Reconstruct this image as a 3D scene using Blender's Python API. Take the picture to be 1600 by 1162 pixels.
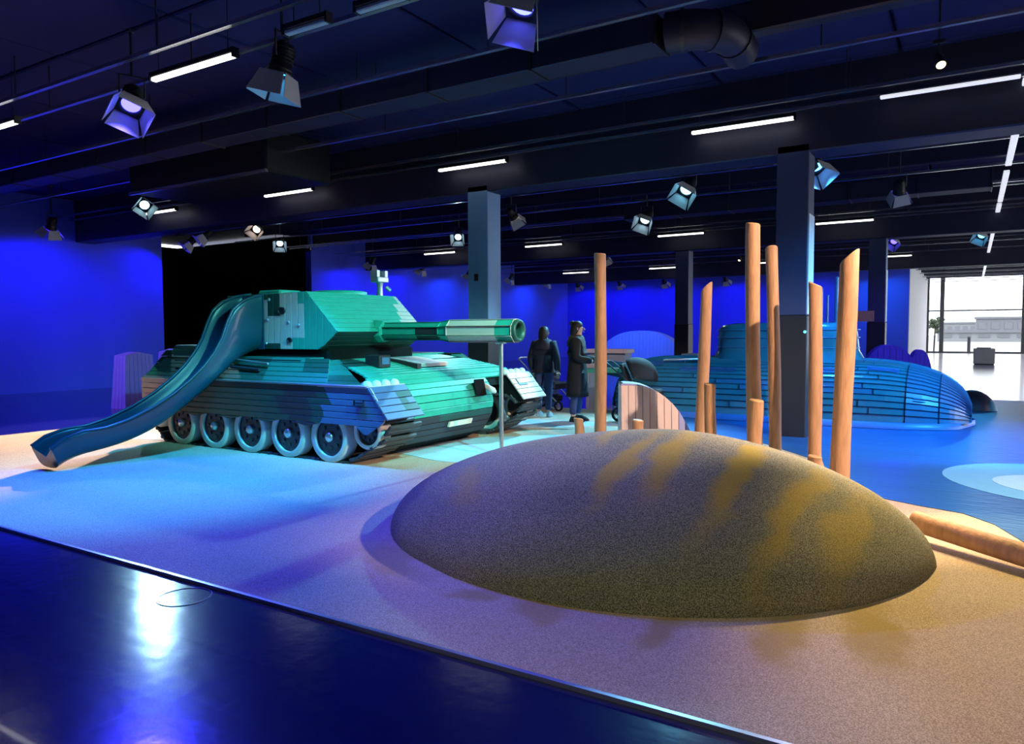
import bpy, bmesh, math, random
from mathutils import Vector, Matrix, Quaternion
random.seed(7)
PI = math.pi
scene = bpy.context.scene
for o in list(bpy.data.objects):
    bpy.data.objects.remove(o, do_unlink=True)
COL = scene.collection

# ------------------------------------------------------------------ camera
cam_d = bpy.data.cameras.new('camera'); cam = bpy.data.objects.new('camera', cam_d); COL.objects.link(cam)
cam_d.sensor_fit = 'HORIZONTAL'; cam_d.sensor_width = 36.0; cam_d.lens = 26.01
cam_d.clip_start = .05; cam_d.clip_end = 800
CR = Vector((0.8501837, 0.52646904, -0.0042457)); CU = Vector((-0.025023, 0.04846159, 0.99851155)); CF = Vector((-0.52589117, 0.84881201, -0.05437508))
cam.matrix_world = Matrix(((CR.x, CU.x, -CF.x, 0), (CR.y, CU.y, -CF.y, 0), (CR.z, CU.z, -CF.z, 1.6), (0, 0, 0, 1)))
scene.camera = cam

# ------------------------------------------------------------------ world (overcast daylight outside the windows)
w = bpy.data.worlds.new('overcast'); scene.world = w; w.use_nodes = True
bg = w.node_tree.nodes['Background']; bg.inputs[0].default_value = (.93, .96, 1, 1); bg.inputs[1].default_value = 4.5

# ------------------------------------------------------------------ exposure
vs = scene.view_settings
vs.view_transform = 'Standard'; vs.look = 'None'; vs.gamma = 1.0; vs.use_curve_mapping = False; vs.exposure = 0.0

# ------------------------------------------------------------------ stage-light table: fixture position, aim, colour, watts, beam degrees, blend
BLUE = (.022, .007, 1.0); AZUR = (.03, .16, 1.0); CYAN = (.05, .52, 1.0); TEAL = (.16, 1.0, .86); PALE = (.5, .82, 1.0); WARM = (1.0, .60, .24); WHITE = (1.0, .93, .9)
STAGE = [
 # x, y, z, aim, colour, watts, cone, label
 (-8.87, 5.43, 4.42, (-6.0, 2.9, 0), (.03, .022, 1), 2700, 96, 'stage spotlight with wide blue-lit barn doors beside the left glowing tube'),
 (-6.43, 5.63, 4.42, (-7.5, 5.2, 0), (.02, .46, 1), 1900, 76, 'stage spotlight pointing straight down with two hanging barn doors in front of the tank'),
 (-3.46, 5.78, 4.5, (-3.9, 3.2, 0), (.04, .05, 1), 650, 88, 'nearest stage spotlight at the top edge with bright cyan barn doors'),
 (-4.87, 14.45, 4.4, (-5.5, 9.3, 0), (.22, .72, 1), 3200, 70, 'stage spotlight with square cyan door frame above the tall posts'),
 (-2.32, 13.66, 4.4, (-.6, 11.6, .3), (.04, .3, 1), 1500, 96, 'stage spotlight beside the top of the nearest dark pillar'),
 (-7.04, 17.75, 4.4, (-7.2, 12.5, 0), PALE, 300, 80, 'small glaring white spotlight hanging between tank pillar and tall posts'),
 (-12.94, 17.9, 4.4, (-9.5, 11.5, 0), PALE, 500, 80, 'brightest glaring spotlight just left of the pillar behind the tank'),
 (-15.42, 9.67, 4.4, (-10.0, 6.6, 1.1), (.4, .85, 1), 800, 40, 'white-doored spotlight beside the short tube above the blue wall end'),
 (-16.52, 13.56, 4.4, (-11.9, 5.4, 0), (1, .74, .60), 22000, 27, 'twin-doored white spotlight above the dark opening'),
 (-18.96, 13.71, 4.4, (-20.8, 10.2, 1.2), BLUE, 300, 80, 'bright white spotlight left of centre above the dark opening'),
 (-20.67, 14.42, 4.4, (-21.9, 11.8, 1.5), BLUE, 300, 90, 'blue tilted spotlight at the left end of the dark opening'),
 (-18.51, 16.07, 4.4, (-14.0, 12.0, .5), PALE, 150, 70, 'square white spotlight with flat doors at the right of the dark opening'),
 (0.2, 26.24, 4.4, (-1.6, 22.0, .6), CYAN, 300, 80, 'cyan spotlight hanging beside the white light line near the windows'),
 (-2.14, 26.43, 4.4, (-3.4, 21.0, .6), BLUE, 400, 80, 'small square-lit spotlight beside the furthest right pillar'),
 (9.5, 13.6, 4.4, (-5.4, 6.0, 0.2), (1, .84, .88), 1200, 32, 'stage spotlight at the right side of the hall aimed across the mound'),
 (-1.0, 5.4, 4.62, (-7.0, 8.1, 1.3), TEAL, 2500, 44, 'teal stage spotlight above the mound aimed at the tank turret'),
 (3.2, 9.6, 4.4, (-.9, 12.6, .5), (.06, .50, 1), 4200, 62, 'azure stage spotlight right of the water-blue floor'),
 (-12.0, 26.2, 4.4, (-12.0, 30.0, .9), (.04, .16, 1), 1500, 90, 'added blue fill spotlight aimed at the wide plank dome before the back curtain'),  # fixture added to light the plank dome blue
 (-9.6, 15.6, 4.4, (-8.7, 19.0, .9), (1, .78, .78), 420, 50, 'added pale fill spotlight aimed at the wooden counter behind the lone post'),  # extra fixture put in to brighten the counter
 (-1.3, 17.0, 4.4, (-1.6, 20.4, .8), (.12, .05, 1), 520, 80, 'added blue fill spotlight aimed at the ultramarine shells'),  # added fixture, brightens the ultramarine shells
 (0.9, 9.0, 4.5, (-1.9, 6.3, .7), (1, .86, .76), 2100, 29, 'added warm white spotlight out of view behind the mound aimed at its crest'),  # unseen fixture added to brighten the mound crest
 (-16.0, 5.0, 4.4, (-15.3, 9.6, .6), (.42, .30, 1), 1000, 40, 'added violet spotlight out of view near the left curtain aimed at the plank blocks'),  # unseen fixture put in for violet light on the plank blocks
]
WASH = [(-19.8, 2.0, 'L'), (-19.9, 6.0, 'L'), (-20.0, 10.0, 'L'), (-20.0, 21.9, 'L'), (-20.0, 25.0, 'L'), (-20.0, 28.5, 'L'), (-20.0, 32.2, 'L'), (-20.0, 36.1, 'L'),
        (-20.0, 39.8, 'B'), (-17.3, 39.8, 'B'), (-14.6, 39.8, 'B'), (-11.2, 39.8, 'B'), (-7.4, 39.8, 'B'), (-4.0, 39.8, 'B')]
TRACK = [(-0.34, 9.28, 4.42, (1.0, 5.3, 0), (1, .72, .24), 1900, 46, 'small warm track spotlight glowing on the right ceiling rail'),
         (2.3, 6.3, 4.5, (-1.5, 8.3, .5), (1, .71, .48), 2700, 66, 'warm track spotlight right of the mound lighting the wooden posts'),
         (-.9, -.3, 4.6, (-1.5, 4.6, .4), (1, .95, .60), 360, 46, 'added dim warm fill spotlight above the walkway aimed at the mound front'),  # unseen fill lamp added to brighten the mound front
         (-7.95, 30.12, 4.4, (-9, 27, 0), WARM, 250, 60, 'distant warm track spotlight beside the tallest wooden post'),
         (-19.51, 18.07, 4.4, (-29.6, 15.8, 1.0), WARM, 900, 40, 'tiny warm track spotlight at the right edge of the dark opening')]

# ================================================================== helpers
def V(*a): return Vector(a)
class MB:
    def __init__(s): s.v = []; s.f = []; s.m = []; s.sm = []
    def add(s, vs_, fs, mi=0, smooth=False):
        o = len(s.v); s.v += [tuple(x) for x in vs_]
        for f in fs: s.f.append(tuple(i + o for i in f)); s.m.append(mi); s.sm.append(smooth)
    def box(s, a, b, mi=0):
        x0, y0, z0 = a; x1, y1, z1 = b
        s.add([(x0,y0,z0),(x1,y0,z0),(x1,y1,z0),(x0,y1,z0),(x0,y0,z1),(x1,y0,z1),(x1,y1,z1),(x0,y1,z1)],
              [(3,2,1,0),(4,5,6,7),(0,1,5,4),(1,2,6,5),(2,3,7,6),(3,0,4,7)], mi)
    def bbox(s, a, b, bev=.01, mi=0):      # box with chamfered edges
        bm = bmesh.new(); bmesh.ops.create_cube(bm, size=1)
        for v in bm.verts:
            v.co = Vector([(a[i] + b[i]) / 2 + v.co[i] * (b[i] - a[i]) for i in range(3)])
        bmesh.ops.bevel(bm, geom=list(bm.edges), offset=bev, segments=1, affect='EDGES')
        bm.verts.ensure_lookup_table(); bm.verts.index_update()
        s.add([v.co for v in bm.verts], [tuple(v.index for v in f.verts) for f in bm.faces], mi); bm.free()
    def rings(s, rings, mi=0, smooth=True, cap=True, closed=True):
        n = len(rings[0]); vs_ = [p for r in rings for p in r]; fs = []
        for i in range(len(rings) - 1):
            for j in range(n if closed else n - 1):
                k = (j + 1) % n
                fs.append((i*n + j, i*n + k, (i+1)*n + k, (i+1)*n + j))
        s.add(vs_, fs, mi, smooth)
        if cap:
            s.add(rings[0], [tuple(range(n))[::-1]], mi); s.add(rings[-1], [tuple(range(n))], mi)
    def tube(s, pts, r, n=8, mi=0, smooth=True):
        pts = [Vector(p) for p in pts]; rs = r if isinstance(r, (list, tuple)) else [r] * len(pts); rings = []
        t0 = (pts[1] - pts[0]).normalized(); up = Vector((0, 0, 1)) if abs(t0.z) < .9 else Vector((1, 0, 0))
        u = t0.cross(up).normalized()
        for i, p in enumerate(pts):
            t = (pts[min(i+1, len(pts)-1)] - pts[max(i-1, 0)]).normalized()
            u = (u - t * u.dot(t)).normalized(); q = t.cross(u)
            rings.append([p + (u * math.cos(2*PI*k/n) + q * math.sin(2*PI*k/n)) * rs[i] for k in range(n)])
        s.rings(rings, mi, smooth)
    def prism(s, poly, off, mi=0):        # polygon (3D points) extruded by vector
        n = len(poly); off = Vector(off); p2 = [Vector(p) + off for p in poly]
        s.add(list(poly) + p2, [tuple(range(n))[::-1], tuple(range(n, 2*n))] + [(i, (i+1) % n, n + (i+1) % n, n + i) for i in range(n)], mi)
    def build(s, name, mats, parent=None, root=None):
        me = bpy.data.meshes.new(name)
        o0 = root.location if root is not None else Vector((0, 0, 0))
        me.from_pydata([Vector(v) - o0 for v in s.v], [], s.f)
        if not isinstance(mats, (list, tuple)): mats = [mats]
        for m in mats: me.materials.append(m)
        for p, mi, sm in zip(me.polygons, s.m, s.sm): p.material_index = mi; p.use_smooth = sm
        bm = bmesh.new(); bm.from_mesh(me); bmesh.ops.recalc_face_normals(bm, faces=bm.faces); bm.to_mesh(me); bm.free()
        me.update()
        o = bpy.data.objects.new(name, me); COL.objects.link(o)
        if parent is not None: o.parent = parent
        return o
def tag(o, label=None, cat=None, group=None, kind=None):
    if label: o['label'] = label
    if cat: o['category'] = cat
    if group: o['group'] = group
    if kind: o['kind'] = kind
    return o
def thing(name, loc, label, cat, group=None):
    o = bpy.data.objects.new(name, None); COL.objects.link(o); o.location = loc; o.empty_display_size = .2
    return tag(o, label, cat, group)
def struct(mb, name, mats, label=None, parent=None):
    o = mb.build(name, mats, parent)
    if parent is None: tag(o, label, None, None, 'structure')
    return o
def inst(src, parent, mat4=None, name=None):
    o = src.copy(); COL.objects.link(o); o.parent = parent
    if name: o.name = name
    if mat4 is not None: o.matrix_local = mat4
    return o

# ------------------------------------------------------------------ materials
def nodes_of(name):
    m = bpy.data.materials.new(name); m.use_nodes = True; nt = m.node_tree
    return m, nt, nt.nodes['Principled BSDF'], nt.nodes, nt.links
def mat(name, col, rough=.5, metal=0.0, var=.12, vscale=6.0, bump=0.0, bscale=40.0, coat=0.0, spec=.5, stretch=None):
    m, nt, b, N, L = nodes_of(name)
    b.inputs['Roughness'].default_value = rough; b.inputs['Metallic'].default_value = metal
    b.inputs['Coat Weight'].default_value = coat; b.inputs['Specular IOR Level'].default_value = spec
    tc = N.new('ShaderNodeTexCoord'); src = tc.outputs['Object']
    if stretch:
        mp = N.new('ShaderNodeMapping'); mp.inputs['Scale'].default_value = stretch; L.new(src, mp.inputs[0]); src = mp.outputs[0]
    no = N.new('ShaderNodeTexNoise'); no.inputs['Scale'].default_value = vscale; no.inputs['Detail'].default_value = 4
    L.new(src, no.inputs['Vector'])
    mx = N.new('ShaderNodeMix'); mx.data_type = 'RGBA'
    mx.inputs['A'].default_value = (*[c * (1 - var) for c in col], 1); mx.inputs['B'].default_value = (*[min(1, c * (1 + var)) for c in col], 1)
    L.new(no.outputs['Fac'], mx.inputs['Factor']); L.new(mx.outputs['Result'], b.inputs['Base Color'])
    if bump:
        n2 = N.new('ShaderNodeTexNoise'); n2.inputs['Scale'].default_value = bscale; n2.inputs['Detail'].default_value = 3; L.new(src, n2.inputs['Vector'])
        bp = N.new('ShaderNodeBump'); bp.inputs['Strength'].default_value = bump; bp.inputs['Distance'].default_value = .02
        L.new(n2.outputs['Fac'], bp.inputs['Height']); L.new(bp.outputs[0], b.inputs['Normal'])
    return m
def emis(name, col, strength):
    m, nt, b, N, L = nodes_of(name)
    b.inputs['Base Color'].default_value = (*col, 1); b.inputs['Emission Color'].default_value = (*col, 1); b.inputs['Emission Strength'].default_value = strength
    return m
def rubber(name, c1, c2, big, blobs=(), blobcol=(.3, .24, .04), gran=150.0, rough=.9, bigscale=.8):
    """wet-pour rubber crumb: granules of two tones, slow tint variation, painted drifts of another crumb colour"""
    m, nt, b, N, L = nodes_of(name)
    b.inputs['Roughness'].default_value = rough; b.inputs['Specular IOR Level'].default_value = .25
    ge = N.new('ShaderNodeNewGeometry'); P = ge.outputs['Position']
    vo = N.new('ShaderNodeTexNoise'); vo.inputs['Scale'].default_value = gran; vo.inputs['Detail'].default_value = 2.0; vo.inputs['Roughness'].default_value = .7; L.new(P, vo.inputs['Vector'])
    rp = N.new('ShaderNodeMapRange'); rp.inputs['From Min'].default_value = .42; rp.inputs['From Max'].default_value = .60; L.new(vo.outputs['Fac'], rp.inputs['Value'])
    mx = N.new('ShaderNodeMix'); mx.data_type = 'RGBA'; mx.inputs['A'].default_value = (*c1, 1); mx.inputs['B'].default_value = (*c2, 1); L.new(rp.outputs[0], mx.inputs['Factor'])
    nb = N.new('ShaderNodeTexNoise'); nb.inputs['Scale'].default_value = bigscale; nb.inputs['Detail'].default_value = 2; L.new(P, nb.inputs['Vector'])
    r2 = N.new('ShaderNodeMapRange'); r2.inputs['From Min'].default_value = .45; r2.inputs['From Max'].default_value = .65; L.new(nb.outputs['Fac'], r2.inputs['Value'])
    m2 = N.new('ShaderNodeMix'); m2.data_type = 'RGBA'; m2.blend_type = 'MULTIPLY'; m2.inputs['B'].default_value = (*big, 1)
    L.new(r2.outputs[0], m2.inputs['Factor']); L.new(mx.outputs['Result'], m2.inputs['A'])
    cur = m2.outputs['Result']
    wn = N.new('ShaderNodeTexNoise'); wn.inputs['Scale'].default_value = 3.0; wn.inputs['Detail'].default_value = 3; L.new(P, wn.inputs['Vector'])
    ws = N.new('ShaderNodeVectorMath'); ws.operation = 'MULTIPLY_ADD'; ws.inputs[1].default_value = (.28, .5, 0); L.new(wn.outputs['Color'], ws.inputs[0])
    wo = N.new('ShaderNodeVectorMath'); wo.operation = 'ADD'; wo.inputs[1].default_value = (-.14, -.25, 0); L.new(P, wo.inputs[0]); L.new(wo.outputs[0], ws.inputs[2]); PW = ws.outputs[0]
    acc = None
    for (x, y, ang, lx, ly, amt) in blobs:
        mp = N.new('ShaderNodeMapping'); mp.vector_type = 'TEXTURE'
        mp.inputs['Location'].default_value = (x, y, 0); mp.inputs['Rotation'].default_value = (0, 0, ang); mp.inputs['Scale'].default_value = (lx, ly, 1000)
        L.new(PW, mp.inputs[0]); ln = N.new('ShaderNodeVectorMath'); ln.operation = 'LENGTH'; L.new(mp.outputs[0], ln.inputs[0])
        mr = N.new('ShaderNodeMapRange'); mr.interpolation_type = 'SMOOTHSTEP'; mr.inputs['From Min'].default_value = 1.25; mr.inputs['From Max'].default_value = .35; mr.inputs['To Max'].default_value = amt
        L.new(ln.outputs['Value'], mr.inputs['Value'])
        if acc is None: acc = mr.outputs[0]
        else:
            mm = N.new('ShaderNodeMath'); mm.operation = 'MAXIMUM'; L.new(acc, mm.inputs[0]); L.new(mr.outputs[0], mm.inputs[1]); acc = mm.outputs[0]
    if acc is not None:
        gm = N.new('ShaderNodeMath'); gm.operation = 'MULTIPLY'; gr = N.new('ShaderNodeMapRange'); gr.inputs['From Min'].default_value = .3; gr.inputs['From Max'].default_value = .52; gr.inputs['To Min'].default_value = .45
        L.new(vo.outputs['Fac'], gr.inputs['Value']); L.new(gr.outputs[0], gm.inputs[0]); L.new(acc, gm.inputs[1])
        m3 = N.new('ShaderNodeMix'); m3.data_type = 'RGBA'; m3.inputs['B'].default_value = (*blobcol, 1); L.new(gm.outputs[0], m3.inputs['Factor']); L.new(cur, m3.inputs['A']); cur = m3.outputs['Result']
    L.new(cur, b.inputs['Base Color'])
    bp = N.new('ShaderNodeBump'); bp.inputs['Strength'].default_value = .6; bp.inputs['Distance'].default_value = .006; L.new(vo.outputs['Fac'], bp.inputs['Height']); L.new(bp.outputs[0], b.inputs['Normal'])
    return m

M = {}
M['floor'] = mat('polished_dark_floor', (.006, .007, .07), .16, var=.3, vscale=1.2, bump=.08, bscale=9, spec=.6, coat=.3)
M['pale_floor'] = mat('pale_polished_floor', (.55, .56, .58), .18, var=.05, vscale=1.0, spec=.6)
M['sand'] = rubber('sand_rubber', (.36, .27, .20), (.66, .53, .42), (.92, .9, .9),
    blobs=[(-1.36, 3.68, 0, .11, .42, .7), (-.8, 3.95, .1, .14, .5, .7), (-.38, 4.25, .2, .16, .5, .7), (-2.05, 3.62, -.3, .2, .2, .6), (-3.4, 3.9, .9, .18, .6, .5), (-11.3, 6.0, .2, 1.3, .4, .5), (-2.5, 3.6, 1.0, .2, .14, .6)], blobcol=(.36, .25, .05))
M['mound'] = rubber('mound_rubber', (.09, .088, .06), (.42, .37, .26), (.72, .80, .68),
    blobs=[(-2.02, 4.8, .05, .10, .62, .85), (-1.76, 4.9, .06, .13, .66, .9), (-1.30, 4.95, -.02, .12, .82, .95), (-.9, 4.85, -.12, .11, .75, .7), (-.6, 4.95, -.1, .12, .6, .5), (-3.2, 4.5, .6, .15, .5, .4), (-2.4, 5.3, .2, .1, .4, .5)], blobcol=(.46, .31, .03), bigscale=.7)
M['water'] = mat('blue_rubber_water', (.016, .09, .30), .38, var=.25, vscale=1.3, bump=.5, bscale=7, spec=.5, stretch=(.7, 2.2, 1))
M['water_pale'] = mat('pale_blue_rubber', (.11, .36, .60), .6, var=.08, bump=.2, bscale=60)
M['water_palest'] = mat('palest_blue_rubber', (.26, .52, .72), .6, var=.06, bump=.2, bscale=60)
M['inlay_grey'] = mat('grey_blue_rubber', (.40, .46, .55), .85, var=.1, bump=.3, bscale=120)
M['inlay_brown'] = mat('brown_rubber', (.22, .13, .08), .85, var=.1, bump=.3, bscale=120)
M['inlay_white'] = mat('pale_blue_white_rubber', (.42, .62, .80), .85, var=.08, bump=.3, bscale=120)
M['trim'] = mat('aluminium_edge', (.6, .6, .65), .3, .9, var=.05)
M['curtain'] = mat('blue_curtain', (.10, .14, .85), .85, var=.10, vscale=.6, spec=.1, stretch=(1, 1, .1))
M['black'] = mat('black_paint', (.012, .012, .014), .7, var=.2, spec=.2)
M['opening'] = mat('black_drape', (.008, .008, .009), .95, var=.2, spec=.05)
M['umber'] = mat('dim_brown_wall', (.10, .06, .035), .9, var=.3, vscale=2)
M['white_wall'] = mat('white_plaster', (.78, .78, .8), .8, var=.03)
M['ceil'] = mat('dark_ceiling', (.018, .02, .11), .75, var=.2, vscale=1.0, spec=.3)  # blue bounce from the spotlights is put into the base colour
M['duct'] = mat('dark_duct', (.028, .028, .06), .5, .2, var=.2, vscale=2.0)
M['rail'] = mat('track_rail', (.62, .62, .66), .22, .9, var=.1)
M['bracket'] = mat('bracket_steel', (.06, .06, .07), .4, .6, var=.1)
M['pillar'] = mat('grey_pillar', (.03, .045, .12), .5, var=.06)
M['pillar_azure_lit'] = mat('azure_lit_grey_pillar', (.16, .30, .50), .5, var=.06)  # paler copy of the pillar paint, azure light put into the colour
M['pillar_dark'] = mat('black_pillar_base', (.014, .014, .018), .5, var=.1)
M['led'] = emis('led_diffuser', (1, .98, .94), 3.4)
M['led_off'] = mat('unlit_diffuser', (.45, .6, .6), .4, var=.04)
M['strip'] = emis('white_light_line', (.93, .95, 1), .75)
M['housing'] = mat('black_housing', (.02, .02, .022), .4, .3, var=.1)
M['door'] = mat('barn_door_metal', (.5, .5, .5), .6, 0, var=.06, spec=.2)
M['mgreen'] = mat('tank_mid_green', (.014, .13, .11), .45, var=.14, vscale=9)
M['beige_azure_lit'] = mat('tank_beige_azure_lit', (.075, .13, .28), .5, var=.1, vscale=9)  # near fender and skirt beige with azure light put into the colour
M['green'] = mat('tank_green', (.022, .33, .25), .45, var=.14, vscale=9)
M['dgreen'] = mat('tank_dark_green', (.012, .055, .045), .45, var=.14, vscale=9)
M['beige'] = mat('tank_beige', (.60, .47, .44), .5, var=.1, vscale=9)
M['dark'] = mat('tank_black_brown', (.028, .022, .03), .5, var=.14, vscale=9)
M['under'] = mat('tank_joint_black', (.006, .007, .008), .9, var=.1, spec=.1)
M['tyre'] = mat('pale_wheel_rim', (.62, .64, .62), .5, var=.05)
M['disc'] = mat('dark_wheel_disc', (.05, .055, .065), .5, var=.2, vscale=14)
M['shoe'] = mat('track_shoe', (.045, .045, .055), .45, var=.2, vscale=12)
M['chrome'] = mat('brushed_steel', (.6, .62, .65), .28, .9, var=.05)
M['cream'] = mat('cream_panel', (.78, .70, .58), .5, var=.05)
M['slide'] = mat('blue_slide', (.004, .05, .08), .30, var=.06, vscale=3, coat=.4)
M['slide_in'] = mat('blue_slide_inside', (.012, .05, .10), .28, var=.05, vscale=3, coat=.3)
M['sub'] = mat('submarine_blue', (.028, .165, .25), .26, var=.16, vscale=5, coat=.35)
M['sub2'] = mat('submarine_navy', (.035, .15, .30), .30, var=.16, vscale=5, coat=.3)
M['sub3'] = mat('submarine_violet_grey', (.12, .15, .30), .3, var=.16, vscale=5, coat=.3)
M['sublip'] = mat('submarine_rim', (.05, .16, .5), .4, var=.08)
M['wood'] = mat('debarked_log', (.50, .27, .15), .62, var=.5, vscale=7, bump=.25, bscale=22, stretch=(3.0, 3.0, .45))
M['wood2'] = mat('sawn_log_end', (.66, .40, .20), .7, var=.2, vscale=24, bump=.1)
M['pinkwood'] = mat('pale_plank', (.85, .66, .68), .6, var=.12, vscale=7, stretch=(3, 3, .4))
M['bluewood'] = mat('lilac_plank', (.36, .38, .75), .6, var=.12, vscale=7, stretch=(3, 3, .4))
M['violet_lit_wood'] = mat('violet_lit_plank', (.24, .15, .80), .6, var=.12, vscale=7, stretch=(3, 3, .4))  # violet light on pale planks put into the base colour
M['deepblue'] = mat('ultramarine_shell', (.10, .09, .55), .6, var=.1)
M['crate'] = mat('pale_crate_wood', (.60, .44, .38), .6, var=.12, vscale=8)
M['greypanel'] = mat('grey_panel', (.32, .31, .32), .6, var=.06)
M['box'] = mat('grey_bench_block', (.42, .42, .44), .6, var=.05)
M['skin'] = mat('skin', (.52, .33, .25), .55, var=.05)
M['coat'] = mat('black_coat', (.005, .005, .008), .85, var=.2)
M['jacket'] = mat('dark_navy_jacket', (.012, .014, .035), .7, var=.2)
M['olive'] = mat('olive_hood', (.045, .050, .038), .85, var=.2)
M['jeans'] = mat('navy_jeans', (.03, .045, .13), .8, var=.2)
M['hair'] = mat('dark_hair', (.010, .008, .008), .6, var=.2)
M['shoe_white'] = mat('pale_shoe', (.5, .52, .58), .6, var=.05)
M['fabric_black'] = mat('black_canvas', (.010, .010, .012), .8, var=.2)
M['greyframe'] = mat('grey_tube', (.45, .47, .52), .4, .6, var=.05)
M['facade'] = mat('pale_facade', (.19, .20, .21), .8, var=.08, vscale=.3)
M['facade2'] = mat('grey_facade', (.13, .135, .15), .8, var=.08, vscale=.3)
M['pave'] = mat('pale_pavement', (.30, .30, .30), .8, var=.05, vscale=.3)
M['leaf'] = mat('dull_foliage', (.10, .13, .08), .8, var=.3, vscale=2)
M['mullion'] = mat('grey_mullion', (.10, .10, .11), .5, .3, var=.05)
m, nt, b, N, L = nodes_of('window_glass')
b.inputs['Base Color'].default_value = (.95, .97, 1, 1); b.inputs['Roughness'].default_value = .0; b.inputs['Transmission Weight'].default_value = 1.0; b.inputs['IOR'].default_value = 1.02
M['glass'] = m

# ================================================================== the setting
XL, YB, YW, XR, YN, ZC = -22.0, 42.0, 59.0, 16.0, -7.0, 5.35
mb = MB(); mb.box((XL-8, YN, -.1), (XR, YW, 0)); struct(mb, 'floor', M['floor'], 'dark polished floor of the hall')
# sand pad
mb = MB(); mb.prism([(-2.6, 20.0, 0), (XR, 20.0, 0), (XR, YW, 0), (-2.6, YW, 0)], (0, 0, .006)); struct(mb, 'floor_pale', M['pale_floor'], 'pale polished floor running to the end window')
mb = MB(); mb.prism([(-12.8, 2.9, 0), (9, 2.9, 0), (9, 13.6, 0), (-12.8, 13.6, 0)], (0, 0, .018)); sand = struct(mb, 'floor_sand', M['sand'], 'sand-coloured rubber crumb play surface')
mb = MB(); mb.box((-12.8, 2.875, 0), (9, 2.9, .022)); mb.box((-12.825, 2.875, 0), (-12.8, 13.6, .022)); struct(mb, 'trim_1', M['trim'], 'thin metal edge strip along the sand surface')
wat = [(9, 5.3), (1.2, 5.55), (.62, 6.1), (.38, 6.6), (.2, 7.1), (-.02, 7.4), (-.35, 7.52), (-.8, 7.75), (-1.15, 8.5), (-1.6, 9.6), (-2.4, 10.6), (-3.4, 11.2), (-4.6, 11.6), (-5.3, 12.6), (-6.1, 14.2), (-7.2, 16.2), (-7.6, 18.4), (-7, 19.8), (9, 19.8)]
mb = MB(); mb.prism([(x, y, .0) for x, y in wat], (0, 0, .024)); water = struct(mb, 'floor_water', M['water'], 'glossy blue rubber floor like water under the submarine')
def sheet(pts, z0, z1, name, m_, parent):
    mb_ = MB(); mb_.prism([(x, y, z0) for x, y in pts], (0, 0, z1 - z0)); return mb_.build(name, m_, parent)
def ell(x, y, rx, ry, a=0, n=40, wob=0.0, ph=0.0):
    out = []
    for k in range(n):
        t = 2*PI*k/n; q = 1 + wob*math.sin(3*t + ph); px, py = rx*q*math.cos(t), ry*q*math.sin(t)
        out.append((x + px*math.cos(a) - py*math.sin(a), y + px*math.sin(a) + py*math.cos(a)))
    return out
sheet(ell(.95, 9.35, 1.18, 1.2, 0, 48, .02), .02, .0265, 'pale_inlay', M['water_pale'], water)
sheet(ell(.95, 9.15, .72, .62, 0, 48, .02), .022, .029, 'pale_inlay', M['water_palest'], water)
sheet(ell(-5.6, 8.2, 1.5, .35, .55, 40, .12), .014, .021, 'wave_inlay', M['inlay_grey'], sand)
sheet(ell(-5.2, 8.75, 1.9, 1.05, .95, 40, .12, 1), .014, .0225, 'wave_inlay', M['inlay_white'], sand)
sheet(ell(-6.3, 11.0, 1.2, .55, .5, 40, .15, 2), .014, .0215, 'wave_inlay', M['inlay_grey'], sand)
sheet(ell(-7.1, 7.35, 1.1, .32, .35, 40, .12, 2), .014, .022, 'wave_inlay', M['inlay_brown'], sand)
sheet(ell(-10.9, 6.6, 1.4, .35, .25, 40, .12, 2), .014, .021, 'wave_inlay', M['inlay_grey'], sand)
# floor service cover ring on the dark walkway
mb = MB(); rr = []
for r, z in ((.16, .0), (.16, .003), (.152, .003), (.152, .0)):
    rr.append([(-4.02 + r*math.cos(2*PI*k/40), 2.70 + r*math.sin(2*PI*k/40), z) for k in range(40)])
mb.rings(rr, cap=False); tag(mb.build('floor_cover_ring', M['bracket']), 'thin round service cover ring set in the dark polished floor', 'floor cover')

# curtains: pleated walls
def curtain(p0, p1, z1, name, label, amp=.05, step=.11, m_='curtain'):
    mb_ = MB(); p0 = Vector(p0); p1 = Vector(p1); L_ = (p1 - p0).length; d = (p1 - p0) / L_; nrm = Vector((d.y, -d.x, 0)); n = int(L_/step)
    a, b_ = [], []
    for i in range(n + 1):
        s_ = L_*i/n; q = p0 + d*s_ + nrm*(amp*math.sin(i*1.57) + .04*math.sin(s_*1.3))
        a.append((q.x, q.y, 0)); b_.append((q.x, q.y, z1))
    mb_.rings([a, b_], smooth=True, cap=False, closed=False)
    bk0, bk1 = p0 - nrm*.25, p1 - nrm*.25
    mb_.prism([(bk0.x, bk0.y, 0), (bk1.x, bk1.y, 0), (bk1.x - nrm.x*.1, bk1.y - nrm.y*.1, 0), (bk0.x - nrm.x*.1, bk0.y - nrm.y*.1, 0)], (0, 0, ZC))
    return struct(mb_, name, M[m_], label)
curtain((XL, 14.1, 0), (XL, YN, 0), 4.75, 'wall_left', 'blue-lit curtain wall at the left of the hall')
curtain((XL, YB, 0), (XL, 20.3, 0), 4.75, 'wall_left_rear', 'blue-lit curtain wall behind the tank')
curtain((-2.65, YB, 0), (XL, YB, 0), 4.75, 'wall_back', 'blue-lit curtain wall at the back of the hall')
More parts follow.
